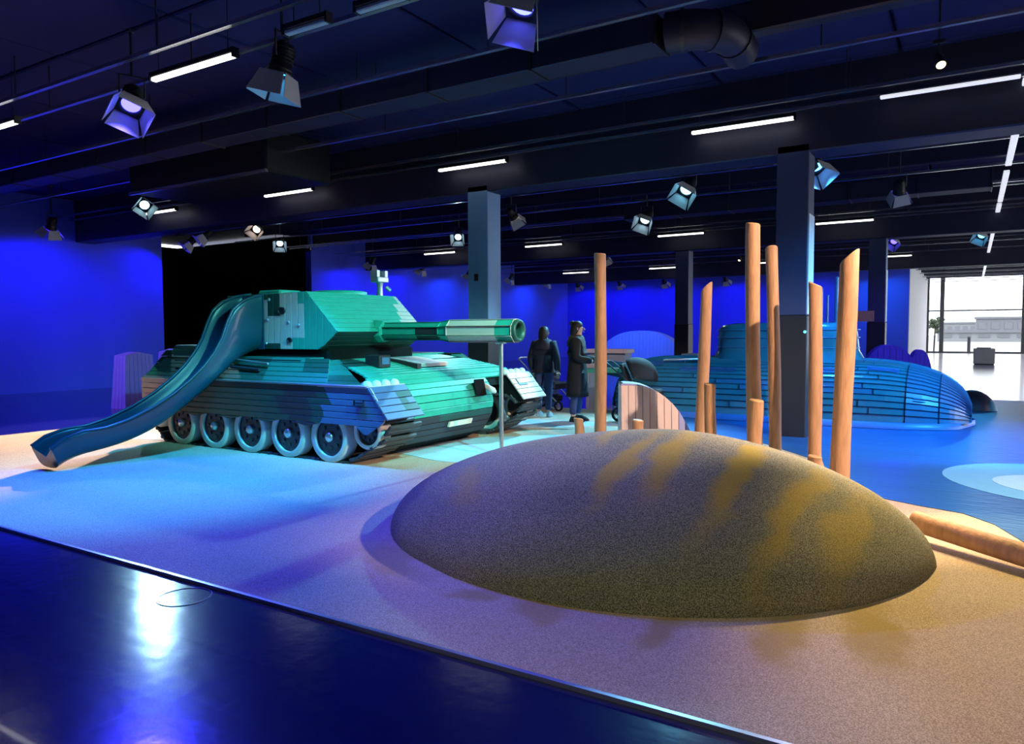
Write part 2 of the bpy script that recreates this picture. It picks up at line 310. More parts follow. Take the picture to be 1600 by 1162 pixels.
# dark opening between the curtains
mb = MB(); mb.box((XL-8, 13.9, 0), (XL-.02, 14.1, ZC)); mb.box((XL-8, 20.3, 0), (XL-.02, 20.5, ZC)); mb.box((XL-8.2, 13.9, 0), (XL-8, 20.5, ZC))
struct(mb, 'wall_alcove', M['opening'], 'black side walls of the dark opening behind the tank')
mb = MB(); mb.box((XL-7.9, 14.3, 0), (XL-7.7, 18.2, 2.1)); struct(mb, 'wall_alcove_panel', M['umber'], 'dim brown wall glimpsed inside the dark opening')
# remaining shell
mb = MB(); mb.box((XL-8.2, YN-.2, 0), (XR+.2, YN, ZC)); struct(mb, 'wall_front', M['black'], 'black wall behind the viewer')
mb = MB(); mb.box((-2.95, YB-.3, 0), (-2.62, YW+.2, ZC+.9)); struct(mb, 'wall_white', M['white_wall'], 'white wall running to the end window')
# right wall with glazing beyond Y=20
mb = MB(); mb.box((XR, YN, 0), (XR+.2, 11, ZC)); mb.box((XR, 11, 0), (XR+.2, YW+.2, .25)); mb.box((XR, 11, 4.6), (XR+.2, YW+.2, ZC))
struct(mb, 'wall_right', M['black'], 'dark right wall of the hall')
mb = MB()
for y in range(11, 60, 3): mb.box((XR+.02, y-.06, .25), (XR+.16, y+.06, 4.6))
struct(mb, 'window_1', M['mullion'], 'row of windows along the right wall')
# end window wall
mb = MB(); mb.box((-2.7, YW, ZC-.15), (XR+.2, YW+.2, ZC+.1)); mb.box((-2.7, YW, 0), (XR+.2, YW+.2, .12)); struct(mb, 'wall_end', M['mullion'], 'head and sill of the glazed end wall')
mb = MB(); xs = [-2.62, -1.72, 2.95, 7.6, 12.2, 15.9]
win = bpy.data.objects.new('window_2', None); COL.objects.link(win); win['kind'] = 'structure'; win['label'] = 'large daylight window at the far end of the hall'
for x in xs:
    mb = MB(); mb.box((x-.13, YW-.05, .12), (x+.13, YW+.2, ZC-.15)); mb.build('mullion', M['mullion'], win)
mb = MB(); mb.box((-2.6, YW+.02, 2.86), (15.9, YW+.14, 2.96)); mb.build('rail', M['mullion'], win)
for i in range(5):
    for z0, z1 in ((.12, 2.86), (2.96, ZC-.15)):
        mb = MB(); mb.box((xs[i]+.13, YW+.07, z0), (xs[i+1]-.13, YW+.085, z1)); mb.build('pane', M['glass'], win)
# outside
mb = MB(); mb.box((-80, YW+.3, -.4), (120, 260, -.05)); struct(mb, 'ground_outside', M['pave'], 'pale paved ground outside the window')
def facade(x0, x1, y, h, label, m_, nwin):
    t = thing('far_building', ((x0+x1)/2, y, -.05), label, 'building')
    mb_ = MB(); mb_.box((x0, y, -.05), (x1, y+9, h)); mb_.build('wall', M[m_], t, t)
    mb_ = MB(); mb_.box((x0-.3, y-.3, h), (x1+.3, y+9.3, h+.4)); mb_.build('roof', M['facade2'], t, t)
    for i in range(nwin):
        xx = x0 + (x1-x0)*(i+.5)/nwin
        mb_ = MB(); mb_.box((xx-(x1-x0)*.3/nwin, y-.1, h*.45), (xx+(x1-x0)*.3/nwin, y, h*.8)); mb_.build('window', M['facade2'], t, t)
facade(.8, 13.5, 170, 3.7, 'long grey building far outside the end window', 'facade2', 6)
facade(-6.5, 1.2, 200, 3.0, 'low pale building far outside left of the grey one', 'facade', 5)
facade(-4, 16, 120, 1.2, 'low pale hall outside in front of the far grey building', 'facade', 9)
t = thing('potted_tree', (-2.3, 63, -.05), 'dull round tree outside at the left edge of the end window', 'tree')
mb = MB(); mb.tube([(-2.3, 63, -.05), (-2.25, 63, 1.6)], .06); mb.build('trunk', M['bracket'], t, t)
mb = MB()
for k in range(26):
    c = Vector((-2.25 + random.gauss(0, .28), 63 + random.gauss(0, .28), 2.0 + random.gauss(0, .3)))
    mb.tube([c - V(0, 0, .16), c, c + V(0, 0, .16)], [.05, .2, .05], 6)
mb.build('crown', M['leaf'], t, t)
t = thing('street_bollard', (-.1, 64, -.05), 'small dark bollard outside beside the window mullion', 'bollard')
mb = MB(); mb.tube([(-.1, 64, -.05), (-.1, 64, 1.0)], .12, 10); mb.build('post', M['bracket'], t, t)
mb = MB(); mb.tube([(-.1, 64, 1.0), (-.1, 64, 1.12), (-.1, 64, 1.2)], [.16, .16, .03], 10); mb.build('cap', M['mullion'], t, t)

# ------------------------------------------------------------------ ceiling
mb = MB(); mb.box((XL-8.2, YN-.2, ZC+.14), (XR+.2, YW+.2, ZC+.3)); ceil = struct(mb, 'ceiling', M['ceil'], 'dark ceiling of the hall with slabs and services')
pm = None
for iy in range(-2, 20):
    for ix in range(-9, 7):
        if iy > 14 and ix < -2: continue
        x0, y0 = ix*2.42 - .9, iy*2.9 - .3
        if pm is None:
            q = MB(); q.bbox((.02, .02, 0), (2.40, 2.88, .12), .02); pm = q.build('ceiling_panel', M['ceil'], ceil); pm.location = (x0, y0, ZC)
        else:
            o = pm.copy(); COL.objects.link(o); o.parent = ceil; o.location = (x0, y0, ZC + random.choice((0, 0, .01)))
def beam(y, z0, z1, wd, x0, x1, label, m_='duct'):
    mb_ = MB(); mb_.bbox((x0, y-wd/2, z0), (x1, y+wd/2, z1), .02); o = mb_.build('ceiling_beam', M[m_]); tag(o, label, None, None, 'structure'); return o
for y, nm in ((11.75, 'over the tank pillar row'), (23.6, 'over the second pillar row'), (35.5, 'over the rear')):
    beam(y, 4.18, ZC+.1, .55, XL, XR, 'dark main ceiling beam ' + nm)
for y in (2.95, 8.9, 14.7, 17.6, 20.5, 26.5, 29.4, 32.4, 38.4, 41.3, 44.4, 47.5, 50.5, 53.5, 56.5):
    beam(y, 5.0, ZC+.1, .22, XL if y < 42 else -2.6, XR, 'dark secondary ceiling beam running across the hall')
# rectangular ducts with flanged segments
def duct(y, z, wd, hh, x0, x1, label, step=1.45):
    t = thing('ventilation_duct', (x0, y, z), label, 'duct')
    n = max(1, int(round((x1-x0)/step))); st = (x1-x0)/n
    q = MB(); q.bbox((.012, -wd/2, 0), (st-.012, wd/2, hh), .012); s0 = q.build('duct_segment', M['duct'], t)
    for i in range(1, n): o = inst(s0, t); o.location = (i*st, 0, 0)
    q = MB(); q.box((-.012, -wd/2-.015, -.015), (.012, wd/2+.015, hh+.015)); f0 = q.build('flange', M['bracket'], t)
    for i in range(1, n+1): o = inst(f0, t); o.location = (i*st, 0, 0)
    for i in range(0, n, 3):
        for sy in (-1, 1): q = MB(); q.tube([(i*st+.3, sy*wd*.45, hh), (i*st+.3, sy*wd*.45, ZC-z)], .008, 5); q.build('hanger', M['bracket'], t)
duct(7.75, 4.62, .42, .3, -21, -2.9, 'long flanged ventilation duct crossing above the tank')
duct(13.1, 4.5, .6, .35, -14.5, -7.9, 'shorter flanged ventilation duct behind the tank pillar')
duct(1.9, 4.75, .5, .3, -12, 4, 'ventilation duct above the dark walkway')
duct(19.0, 4.6, .6, .4, -8, .3, 'ventilation duct above the submarine')
# big dark air-handling box and round elbow
t = thing('air_handling_unit', (-12.4, 9.3, 4.3), 'large black air-handling box hanging above the tank', 'air unit')
mb = MB(); mb.bbox((-14.2, 8.6, 4.35), (-10.2, 10.1, 5.1), .03); mb.build('casing', M['housing'], t, t)
for x in (-14, -10.4):
    mb = MB(); mb.tube([(x, 9.3, 5.1), (x, 9.3, 5.4)], .012, 6); mb.build('hanger', M['bracket'], t, t)
mb = MB(); mb.box((-14.2, 8.58, 4.32), (-10.2, 8.64, 4.37)); mb.build('edge_angle', M['rail'], t, t)
t = thing('duct_elbow', (-2.4, 7.7, 4.6), 'round dark duct elbow at the end of the long duct', 'duct')
mb = MB(); pts = [V(-2.84, 7.75, 4.78)] + [V(-2.84 + .55*math.sin(a), 7.75 + .55*(1-math.cos(a)), 4.78) for a in (.3, .6, .9, 1.2, 1.57)] + [V(-2.31, 8.72, 4.78)]
mb.tube(pts, .2, 16); mb.build('elbow', M['duct'], t, t)
for k in (1, 3, 5):
    mb = MB(); d = (pts[k+1]-pts[k-1]).normalized(); mb.tube([pts[k]-d*.02, pts[k]+d*.02], .215, 16); mb.build('seam', M['bracket'], t, t)
t = thing('smoke_detector', (-6.3, 7.1, 5.0), 'round pale disc on the ceiling beside the unlit tubes', 'ceiling disc')
mb = MB(); mb.tube([(-5.2, 5.9, 5.0), (-5.2, 5.9, 5.03), (-5.2, 5.9, 5.06)], [.2, .22, .1], 24); mb.build('disc', M['pillar'], t, t)
mb = MB(); mb.tube([(-5.2, 5.9, 5.05), (-5.2, 5.9, 5.4)], .02, 8); mb.build('stem', M['bracket'], t, t)

# track rails
for y, z in ((5.16, 4.78), (5.6, 4.72), (7.1, 4.74), (9.0, 4.72), (10.95, 4.78), (11.33, 4.74), (13.41, 4.7), (13.66, 4.7), (14.63, 4.7), (16.9, 4.7), (18.9, 4.7), (19.3, 4.7), (21.57, 4.7), (22.42, 4.7), (23.0, 4.7), (25.57, 4.7), (28.1, 4.7), (31, 4.7), (33.7, 4.7), (37.5, 4.7), (40.5, 4.7), (44, 4.7), (47, 4.7), (50, 4.7), (53, 4.7), (56, 4.7)):
    x0 = XL + .3 if y < 41 else -2.5
    t = thing('ceiling_rail', (x0, y, z), 'thin steel track rail running across the dark ceiling', 'ceiling rail', 'parallel ceiling track rails')
    mb = MB(); mb.box((x0, y-.028, z), (XR-.1, y+.028, z+.045)); mb.build('channel', M['rail'], t, t)
    n = int((XR-x0)/3.2); r0 = None
    for i in range(n):
        if r0 is None: mb = MB(); mb.tube([(0, 0, .045), (0, 0, ZC - z)], .009, 5); r0 = mb.build('drop_rod', M['bracket'], t); r0.location = (1, 0, 0)
        else: o = inst(r0, t); o.location = (1 + i*3.2, 0, 0)
t = thing('light_line', (.52, 10, 4.66), 'white light line running towards the end window, broken by rails', 'ceiling light')
for y0, y1 in ((6.2, 8.6), (8.9, 11.0), (11.3, 13.3), (13.8, 16.4), (16.6, 16.85), (17.6, 20.2), (20.4, 21.5), (22.0, 24.6), (25.0, 27.6), (28.2, 31), (31.5, 34.5), (35, 38), (38.6, 41.6), (42.2, 45.2), (46, 49), (50, 53)):
    mb = MB(); mb.bbox((.47, y0, 4.66), (.57, y1, 4.72), .008); mb.build('light_segment', M['strip'], t, t)

t = thing('light_line', (1.4, 11.1, 4.68), 'pale tube line crossing the right ceiling in front of the warm track spotlight', 'ceiling light')
for x0, x1 in ((-1.1, .44), (.6, 2.1), (2.2, 3.7)):
    mb = MB(); mb.bbox((x0, 11.05, 4.66), (x1, 11.12, 4.70), .008); mb.build('light_segment', M['strip'], t, t)
# LED tubes
def led(x0, x1, y, label, lit=True, z=4.6):
    t = thing('led_tube', ((x0+x1)/2, y, z), label, 'tube light', 'ceiling tube lights')
    mb_ = MB(); mb_.bbox((x0, y-.045, z+.03), (x1, y+.045, z+.09), .008); mb_.build('housing', M['housing'], t, t)
    mb_ = MB(); mb_.bbox((x0+.01, y-.036, z-.012), (x1-.01, y+.036, z+.032), .01); mb_.build('diffuser', M['led'] if lit else M['led_off'], t, t)
    for x in (x0, x1):
        mb_ = MB(); mb_.box((x-.012, y-.045, z-.015), (x+.012, y+.045, z+.09)); mb_.build('end_cap', M['housing'], t, t)
    for x in (x0+.12, x1-.12):
        mb_ = MB(); mb_.tube([(x, y, z+.09), (x, y, ZC)], .006, 5); mb_.build('drop_wire', M['bracket'], t, t)
for x0, y, lb, lit in ((-13.1, 5.4, 'glowing white tube light cut off at the left picture edge', 1), (-8.36, 5.4, 'largest glowing tube light beside the blue-doored spotlight', 1),
    (-5.95, 5.3, 'unlit teal-tinted tube light, left of the two unlit ones', 0), (-4.98, 5.3, 'unlit teal-tinted tube light at the top picture edge', 0),
    (-18.05, 11.2, 'glowing tube light above the right end of the left blue wall', 1), (-13.35, 11.2, 'glowing tube light above the slide top', 1), (-8.53, 11.2, 'glowing tube light in front of the pillar behind the tank', 1), (-3.7, 11.2, 'glowing tube light above the tall posts, longest on the right', 1),
    (-18.1, 22.8, 'short glowing tube light left of the tank pillar', 1), (-13.55, 22.8, 'glowing tube light just right of the tank pillar', 1), (-8.55, 22.65, 'glowing tube light between the single post and the tallest posts', 1), (-3.82, 22.55, 'glowing tube light between the two right pillars', 1),
    (-18.1, 34.3, 'far glowing tube light just left of the single tall post', 1), (-13.3, 34.1, 'far glowing tube light left of the thin dark pillar', 1), (-8.4, 34.1, 'far glowing tube light half hidden by the tallest posts', 1), (-3.6, 34.1, 'far glowing tube light at the end of the blue wall', 1)):
    led(x0, x0 + (1.5 if lit else .6), y, lb, lit)

# pillars
def pillar(x, y, label, edge=False, m_='pillar'):
    t = thing('pillar', (x, y, 0), label, 'pillar', 'square hall pillars')
    h = .225
    q = MB(); q.bbox((x-h, y-h, 1.82), (x+h, y+h, 4.3), .012); q.build('shaft', M[m_], t, t)
    q = MB(); q.bbox((x-h-.012, y-h-.012, 0), (x+h+.012, y+h+.012, 1.82), .012); q.build('black_base', M['pillar_dark'], t, t)
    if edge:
        q = MB(); q.box((x+h, y-h+.02, 1.84), (x+h+.012, y+h-.02, 3.3)); q.build('lit_face_panel', M['white_wall'], t, t)  # added white sheet, light on the side face put into its colour
    return t
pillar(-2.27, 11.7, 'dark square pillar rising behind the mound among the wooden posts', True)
pa = [o for o in bpy.data.objects if o.name == 'pillar'][0]
mb = MB(); mb.tube([(-2.06, 11.445, 1.58), (-2.06, 11.46, 1.58)], .018, 10); mb.build('glowing_dot', emis('dot_glow', (.1, 1, .8), 4), pa, pa)  # small glowing teal dot on the pillar base
p2 = pillar(-7.85, 11.7, 'grey-blue square pillar standing behind the tank gun', False, 'pillar_azure_lit')
mb = MB(); mb.box((-7.92, 11.455, 2.55), (-7.84, 11.475, 2.68)); mb.build('switch_box', M['housing'], p2, p2)
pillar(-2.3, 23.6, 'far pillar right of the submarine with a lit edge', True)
pillar(-8.0, 23.6, 'far thin dark pillar left of the slanted-top post')
mb = MB(); mb.box((-3.0, 23.33, 1.85), (-2.35, 23.37, 2.15)); tag(mb.build('orange_sign', M['wood2']), 'small orange panel fixed on the far right pillar', 'panel')

# ------------------------------------------------------------------ stage lights
def aimed(loc, aim):
    d = (Vector(aim) - Vector(loc)).normalized(); return d.to_track_quat('-Z', 'Y')
lens_m = {}
def lens_mat(col):
    k = tuple(round(c, 2) for c in col)
    if k not in lens_m: lens_m[k] = emis('lens_glow_%d' % len(lens_m), tuple(min(1, c*.97 + .03) for c in col), 10)
    return lens_m[k]
def make_spot_light(name, col, watts, cone, parent, loc, quat, blend=.35, rad=.06):
    ld = bpy.data.lights.new(name, 'SPOT'); ld.energy = watts; ld.color = col; ld.spot_size = math.radians(cone); ld.spot_blend = blend; ld.shadow_soft_size = rad
    lo = bpy.data.objects.new(name, ld); COL.objects.link(lo); lo.parent = parent; lo.location = loc; lo.rotation_mode = 'QUATERNION'; lo.rotation_quaternion = quat
    return lo
PROTO = {}
def fixture(x, y, z, aim, col, watts, cone, label, size=1.0, rail=ZC, doors=True, twist=0.0):
    t = thing('stage_spotlight', (x, y, z), label, 'spotlight', 'stage spotlights under the ceiling')
    q = aimed((x, y, z), aim) @ Quaternion((0, 0, 1), twist)
    R = q.to_matrix().to_4x4()
    def part(name, mb_, m_):
        key = (name, cone >= 140)
        if key not in PROTO: PROTO[key] = mb_().build(name.split('.')[0], m_, t); o = PROTO[key]
        else: o = inst(PROTO[key], t)
        o.matrix_local = R @ Matrix.Scale(size, 4); return o
    def body():
        k = MB(); prof = [(.07, .30), (.10, .29), (.115, .22), (.115, .05), (.13, .04), (.13, 0), (.112, -.0)]
        k.rings([[(r*math.cos(2*PI*i/18), r*math.sin(2*PI*i/18), zz) for i in range(18)] for r, zz in prof]); return k
    def bezel():
        k = MB(); k.rings([[(r*math.cos(2*PI*i/18), r*math.sin(2*PI*i/18), zz) for i in range(18)] for r, zz in ((.135, .01), (.15, -.01), (.15, -.035), (.118, -.035), (.118, .0))], cap=False); return k
    def fins():
        k = MB()
        for i in range(5): k.rings([[(r*math.cos(2*PI*j/16), r*math.sin(2*PI*j/16), .1 + i*.035 + dz) for j in range(16)] for r, dz in ((.116, 0), (.125, 0), (.125, .012), (.116, .012))], cap=False)
        return k
    wide = cone >= 140
    def door(i):
        def f():
            k = MB(); a = i*PI/2; wd0, wd1, ln, tilt = .14, .20, .26, math.radians((38 if i % 2 == 0 else 30) if wide else (19 if i % 2 == 0 else 15))
            P = lambda u, v, th: (math.cos(a)*(.15 + v*math.sin(tilt) + th*math.cos(tilt)) - math.sin(a)*u, math.sin(a)*(.15 + v*math.sin(tilt) + th*math.cos(tilt)) + math.cos(a)*u, -.035 - v*math.cos(tilt) + th*math.sin(tilt))
            c = [P(-wd0, 0, 0), P(wd0, 0, 0), P(wd1, ln, 0), P(-wd1, ln, 0)]; c2 = [P(-wd0, 0, .006), P(wd0, 0, .006), P(wd1, ln, .006), P(-wd1, ln, .006)]
            k.add(c + c2, [(0,1,2,3), (7,6,5,4), (0,1,5,4), (1,2,6,5), (2,3,7,6), (3,0,4,7)]); return k
        return f
    part('lamp_body', body, M['housing']); part('bezel', bezel, M['housing']); part('cooling_fin', fins, M['housing'])
    if doors:
        for i in range(4): part('barn_door' if i == 0 else 'barn_door.%03d' % i, door(i), M['door'])
    k = MB(); k.rings([[(r*math.cos(2*PI*i/18), r*math.sin(2*PI*i/18), zz) for i in range(18)] for r, zz in ((.112, -.004), (.06, -.012), (.01, -.015))]); ln = k.build('lens', lens_mat(col), t); ln.matrix_local = R @ Matrix.Scale(size, 4)
    # yoke: hangs straight down from the rail
    yk = MB(); ax = (q @ Vector((1, 0, 0))); ax.z = 0; ax = ax.normalized() if ax.length > .2 else Vector((1, 0, 0)); s_ = size
    bc = q @ Vector((0, 0, .14*s_)); top = bc + V(0, 0, .26*s_)
    for sg in (-1, 1): yk.tube([bc + ax*sg*.13*s_, bc + ax*sg*.145*s_ + V(0, 0, .02), top + ax*sg*.145*s_], .012*s_, 6)
    yk.tube([top - ax*.145*s_, top + ax*.145*s_], .012*s_, 6); yk.build('yoke', M['bracket'], t)
    h = rail + .0 - z
    ck = MB(); ck.tube([top, (top.x, top.y, max(h, top.z + .02))], .016, 8); ck.box((top.x-.04, top.y-.04, max(h, top.z+.02)-.03), (top.x+.04, top.y+.04, max(h, top.z+.02))); ck.build('clamp', M['bracket'], t)
    make_spot_light('spot_lamp', col, watts, cone, t, q @ Vector((0, 0, -.025*size)), q, .6)
    return t
for i, (x, y, z, aim, col, watts, cone, lb) in enumerate(STAGE):
    fixture(x, y, z, aim, col, watts, cone, lb, 1.0 if i < 6 else .85, twist=(.5, .0, .6, .75, .3)[i % 5])
wl = {'L': 'wash spotlight along the left curtain, counted from the front: ', 'B': 'wash spotlight along the back curtain, counted from the left corner: '}
cnt = {'L': 0, 'B': 0}; ordn = ['first', 'second', 'third', 'fourth', 'fifth', 'sixth', 'seventh', 'eighth']
for x, y, s_ in WASH:
    lb = wl[s_] + ordn[cnt[s_]]; cnt[s_] += 1
    aim = (XL + .1, y + .2, 1.2) if s_ == 'L' else (x + .1, YB - .1, 1.2)
    col = BLUE
    if (s_, cnt[s_]) in (('L', 7), ('L', 8), ('L', 6)): col = (.02, .16, 1)
    if (s_, cnt[s_]) in (('B', 6), ('B', 5)): col = (.02, .42 if cnt[s_] == 6 else .1, 1)
    fixture(x, y, 4.3, aim, col, 235 if s_ == 'L' else 215, 140, lb, .9, twist=.2)
def trackspot(x, y, z, aim, col, watts, cone, label):
    t = thing('track_spotlight', (x, y, z), label, 'track light', 'small track spotlights')
    q = aimed((x, y, z), aim); R = q.to_matrix().to_4x4()
    k = MB(); k.rings([[(r*math.cos(2*PI*i/14), r*math.sin(2*PI*i/14), zz) for i in range(14)] for r, zz in ((.03, .2), (.05, .19), (.055, 0), (.048, 0), (.045, .02))], cap=False); o = k.build('lamp_body', M['housing'], t); o.matrix_local = R
    k = MB(); k.rings([[(r*math.cos(2*PI*i/14), r*math.sin(2*PI*i/14), zz) for i in range(14)] for r, zz in ((.046, .01), (.02, .004))]); o = k.build('lens', lens_mat(col), t); o.matrix_local = R
    k = MB(); p = q @ Vector((0, 0, .12)); k.tube([p, (p.x, p.y, ZC - z)], .012, 6); k.box((p.x-.06, p.y-.02, 4.68-z), (p.x+.06, p.y+.02, 4.72-z)); k.build('stem', M['bracket'], t)
    make_spot_light('spot_lamp', col, watts, cone, t, q @ Vector((0, 0, -.02)), q, .5, .04)
for a in TRACK: trackspot(*a)

# ================================================================== plank tools
def plank(parent, root, pts, mats, t=.022, gap=.004, n=1, cf=None, name='plank', ch=.004):
    """flat plank: pts a,b,c,d (a->b along the length, outward normal = (b-a)x(d-a)); n colour cells along the length"""
    a, b_, c, d = [Vector(p) for p in pts]
    nn = (b_ - a).cross(d - a)
    if nn.length < 1e-9: nn = (c - b_).cross(d - c)
    nn.normalize()
    cen = (a + b_ + c + d) / 4
    def shr(p, g):
        q = p.copy(); u = (b_ - a + c - d); u.normalize(); w_ = (d - a + c - b_); w_ -= u*w_.dot(u); w_.normalize()
        du = (p - cen).dot(u); dw = (p - cen).dot(w_)
        return q - u*math.copysign(min(g, abs(du)*.5), du) - w_*math.copysign(min(g, abs(dw)*.5), dw)
    base = [shr(p, gap) - nn*t for p in (a, b_, c, d)]; edge = [shr(p, gap) - nn*ch for p in (a, b_, c, d)]; top = [shr(p, gap + ch) for p in (a, b_, c, d)]
    mb_ = MB(); lo = [top[0].lerp(top[1], i/n) for i in range(n+1)]; hi = [top[3].lerp(top[2], i/n) for i in range(n+1)]
    mats = mats if isinstance(mats, (list, tuple)) else [mats]
    cols = []
    for i in range(n):
        mi = cf((lo[i] + lo[i+1] + hi[i] + hi[i+1]) / 4) if cf else 0; cols.append(mi)
        mb_.add([lo[i], lo[i+1], hi[i+1], hi[i]], [(0,1,2,3)], mi)
    c0, c1 = cols[0], cols[-1]
    # chamfer and sides share the colour of the nearest cell
    for i in range(n):
        e0, e1 = edge[0].lerp(edge[1], i/n), edge[0].lerp(edge[1], (i+1)/n); g0, g1 = edge[3].lerp(edge[2], i/n), edge[3].lerp(edge[2], (i+1)/n)
        mb_.add([e0, e1, lo[i+1], lo[i]], [(0,1,2,3)], cols[i]); mb_.add([hi[i], hi[i+1], g1, g0], [(0,1,2,3)], cols[i])
    mb_.add([edge[1], edge[2], top[2], top[1]], [(0,1,2,3)], c1); mb_.add([edge[3], edge[0], top[0], top[3]], [(0,1,2,3)], c0)
    mb_.add(base + edge, [(0,1,5,4), (1,2,6,5), (2,3,7,6), (3,0,4,7)], c0)
    o = MB.build_raw(mb_, name, mats, parent, root); return o
def build_raw(s, name, mats, parent, root):
    me = bpy.data.meshes.new(name); o0 = root.location if root is not None else Vector((0, 0, 0))
    me.from_pydata([Vector(v) - o0 for v in s.v], [], s.f)
    for m_ in mats: me.materials.append(m_)
    for p, mi, sm in zip(me.polygons, s.m, s.sm): p.material_index = mi; p.use_smooth = sm
    o = bpy.data.objects.new(name, me); COL.objects.link(o); o.parent = parent; return o
MB.build_raw = build_raw
def curved(parent, root, F, u0, u1, v0, v1, nu, nv, mats, mi=0, t=.025, name='plank', flip=False):
    """curved plank cut from a parametric surface, with thickness and chamfered joints"""
    mb_ = MB(); gu = .004; 
    def nrm(u, v):
        e = 1e-3; a = Vector(F(u+e, v)) - Vector(F(u-e, v)); b_ = Vector(F(u, v+e)) - Vector(F(u, v-e)); n_ = a.cross(b_)
        if n_.length < 1e-9: return Vector((0, 0, 1))
        n_.normalize(); return -n_ if flip else n_
    gv = (v1-v0)*.07
    us = [u0 + gu + (u1-u0-2*gu)*i/nu for i in range(nu+1)]; vs2 = [v0 + gv + (v1-v0-2*gv)*j/nv for j in range(nv+1)]
    top = [[Vector(F(u, v)) for v in vs2] for u in us]
    low = [[Vector(F(u, v)) - nrm(u, v)*t for v in (v0 + gv*.45, v1 - gv*.45)] for u in us]
    idx = lambda i, j: i*(nv+1) + j
    vs3 = [p for r in top for p in r]; n0 = len(vs3)
    for r in low: vs3 += r
    fs = [(idx(i, j), idx(i+1, j), idx(i+1, j+1), idx(i, j+1)) for i in range(nu) for j in range(nv)]
    for i in range(nu):
        fs.append((n0 + 2*i, n0 + 2*i+2, idx(i+1, 0), idx(i, 0))); fs.append((idx(i, nv), idx(i+1, nv), n0 + 2*i+3, n0 + 2*i+1))
    for i in (0, nu): fs.append(tuple(idx(i, j) for j in range(nv+1)) + (n0 + 2*i+1, n0 + 2*i))
    mb_.add(vs3, fs, mi, False)
    return mb_.build(name, mats, parent, root)

# ================================================================== tank
TK = thing('playground_tank', (-8.0, 8.2, 0), 'green and beige camouflage wooden play tank with long gun and pale wheels', 'play tank')
TM = [M['green'], M['dgreen'], M['beige'], M['dark'], M['beige_azure_lit'], M['mgreen']]
YN_, YF_ = 6.4, 10.08          # near and far side planes
def mir(y): return 16.48 - y     # mirror across tank centreline
def part(mb_, name, m_, parent=None): return mb_.build(name, m_, parent or TK, TK)
# hull core (dark backing under the planks)
PROF = [(-7.35, 1.255), (-6.75, 1.18), (-6.23, 1.06), (-6.06, .95), (-5.95, .84), (-5.89, .61), (-5.92, .42), (-6.07, .17), (-6.35, .06)]
mb = MB()
core = [(-10.4, .35), (-10.4, 1.2)] + [(x - .03, z - .02) for x, z in PROF] + [(-9.9, .1)]
mb.prism([(x, 7.25, z) for x, z in core], (0, 1.71, 0)); mb.box((-10.4, 6.5, .5), (-6.75, 9.98, .93))
mb.prism([(-10.38, 6.47, .9), (-10.38, 10.0, .9), (-10.38, 9.72, 1.24), (-10.38, 6.76, 1.24)], (2.95, 0, 0))
mb.prism([(-7.5, 7.02, 1.22)] + [(x - .03, 7.02, z - .025) for x, z in PROF[:5]] + [(-7.5, 7.02, .8)], (0, 2.44, 0))
mb.prism([(-7.6, 6.47, .9), (-7.6, 6.9, 1.2), (-7.6, 9.58, 1.2), (-7.6, 10.0, .9)], (.75, 0, 0))
hull = part(mb, 'hull_core', M['under'])
# bow planks follow the rounded profile, in strips along Y
def prof_pts(P, n):
    P = [Vector((x, 0, z)) for x, z in P]; Ls = [0]
    for i in range(1, len(P)): Ls.append(Ls[-1] + (P[i] - P[i-1]).length)
    out = []
    for k in range(n+1):
        s_ = Ls[-1]*k/n
        for i in range(1, len(P)):
            if s_ <= Ls[i] + 1e-9: out.append(P[i-1].lerp(P[i], (s_ - Ls[i-1])/(Ls[i] - Ls[i-1]))); break
    return out
def bow_col(p):
    if p.z < .50: return 1 if p.z > .38 and p.y > 7.8 else 3
    if p.y < 7.5 and p.z > 1.05 and p.x < -6.7: return 1
    return 0
bp_ = prof_pts(PROF, 26)
for i in range(26):
    a, b_ = bp_[i], bp_[i+1]; up = (a.z + b_.z)/2 > .93
    y0, y1 = (6.98, 9.5) if up else (7.2, 9.0)
    if up:
        k = min(1, (1.255 - (a.z + b_.z)/2)/.32); y0, y1 = 6.98 - .5*k*.9, 9.5 + .5*k*.9
    plank(TK, TK, [(b_.x, y0, b_.z), (b_.x, y1, b_.z), (a.x, y1, a.z), (a.x, y0, a.z)], TM, n=10, cf=bow_col)
# side slopes (near and far), planks along X
def side_col(p):
    if p.x < -9.9 and p.z < 1.0: return 2
    if p.x > -6.75: return 1
    if -8.6 < p.x < -7.9 and p.z > 1.02: return 1
    if -7.35 < p.x < -6.9 and p.z > 1.1: return 1
    if -9.2 < p.x < -8.85 and p.z > 1.2: return 2
    return 0 if p.x < -8.9 else 5 if p.x > -7.9 else 1
for i in range(6):
    f0, f1 = i/6, (i+1)/6
    za, zb = .93 + .34*f0, .93 + .34*f1; ya, yb = YN_ + .4*f0, YN_ + .4*f1
    plank(TK, TK, [(-10.45 + .1*f0, ya, za), (-6.6 - .35*f0, ya, za), (-6.6 - .35*f1, yb, zb), (-10.45 + .1*f1, yb, zb)], TM, n=16, cf=side_col)
    plank(TK, TK, [(-6.6 - .35*f0, mir(ya), za), (-10.45 + .1*f0, mir(ya), za), (-10.45 + .1*f1, mir(yb), zb), (-6.6 - .35*f1, mir(yb), zb)], TM, n=8, cf=side_col)
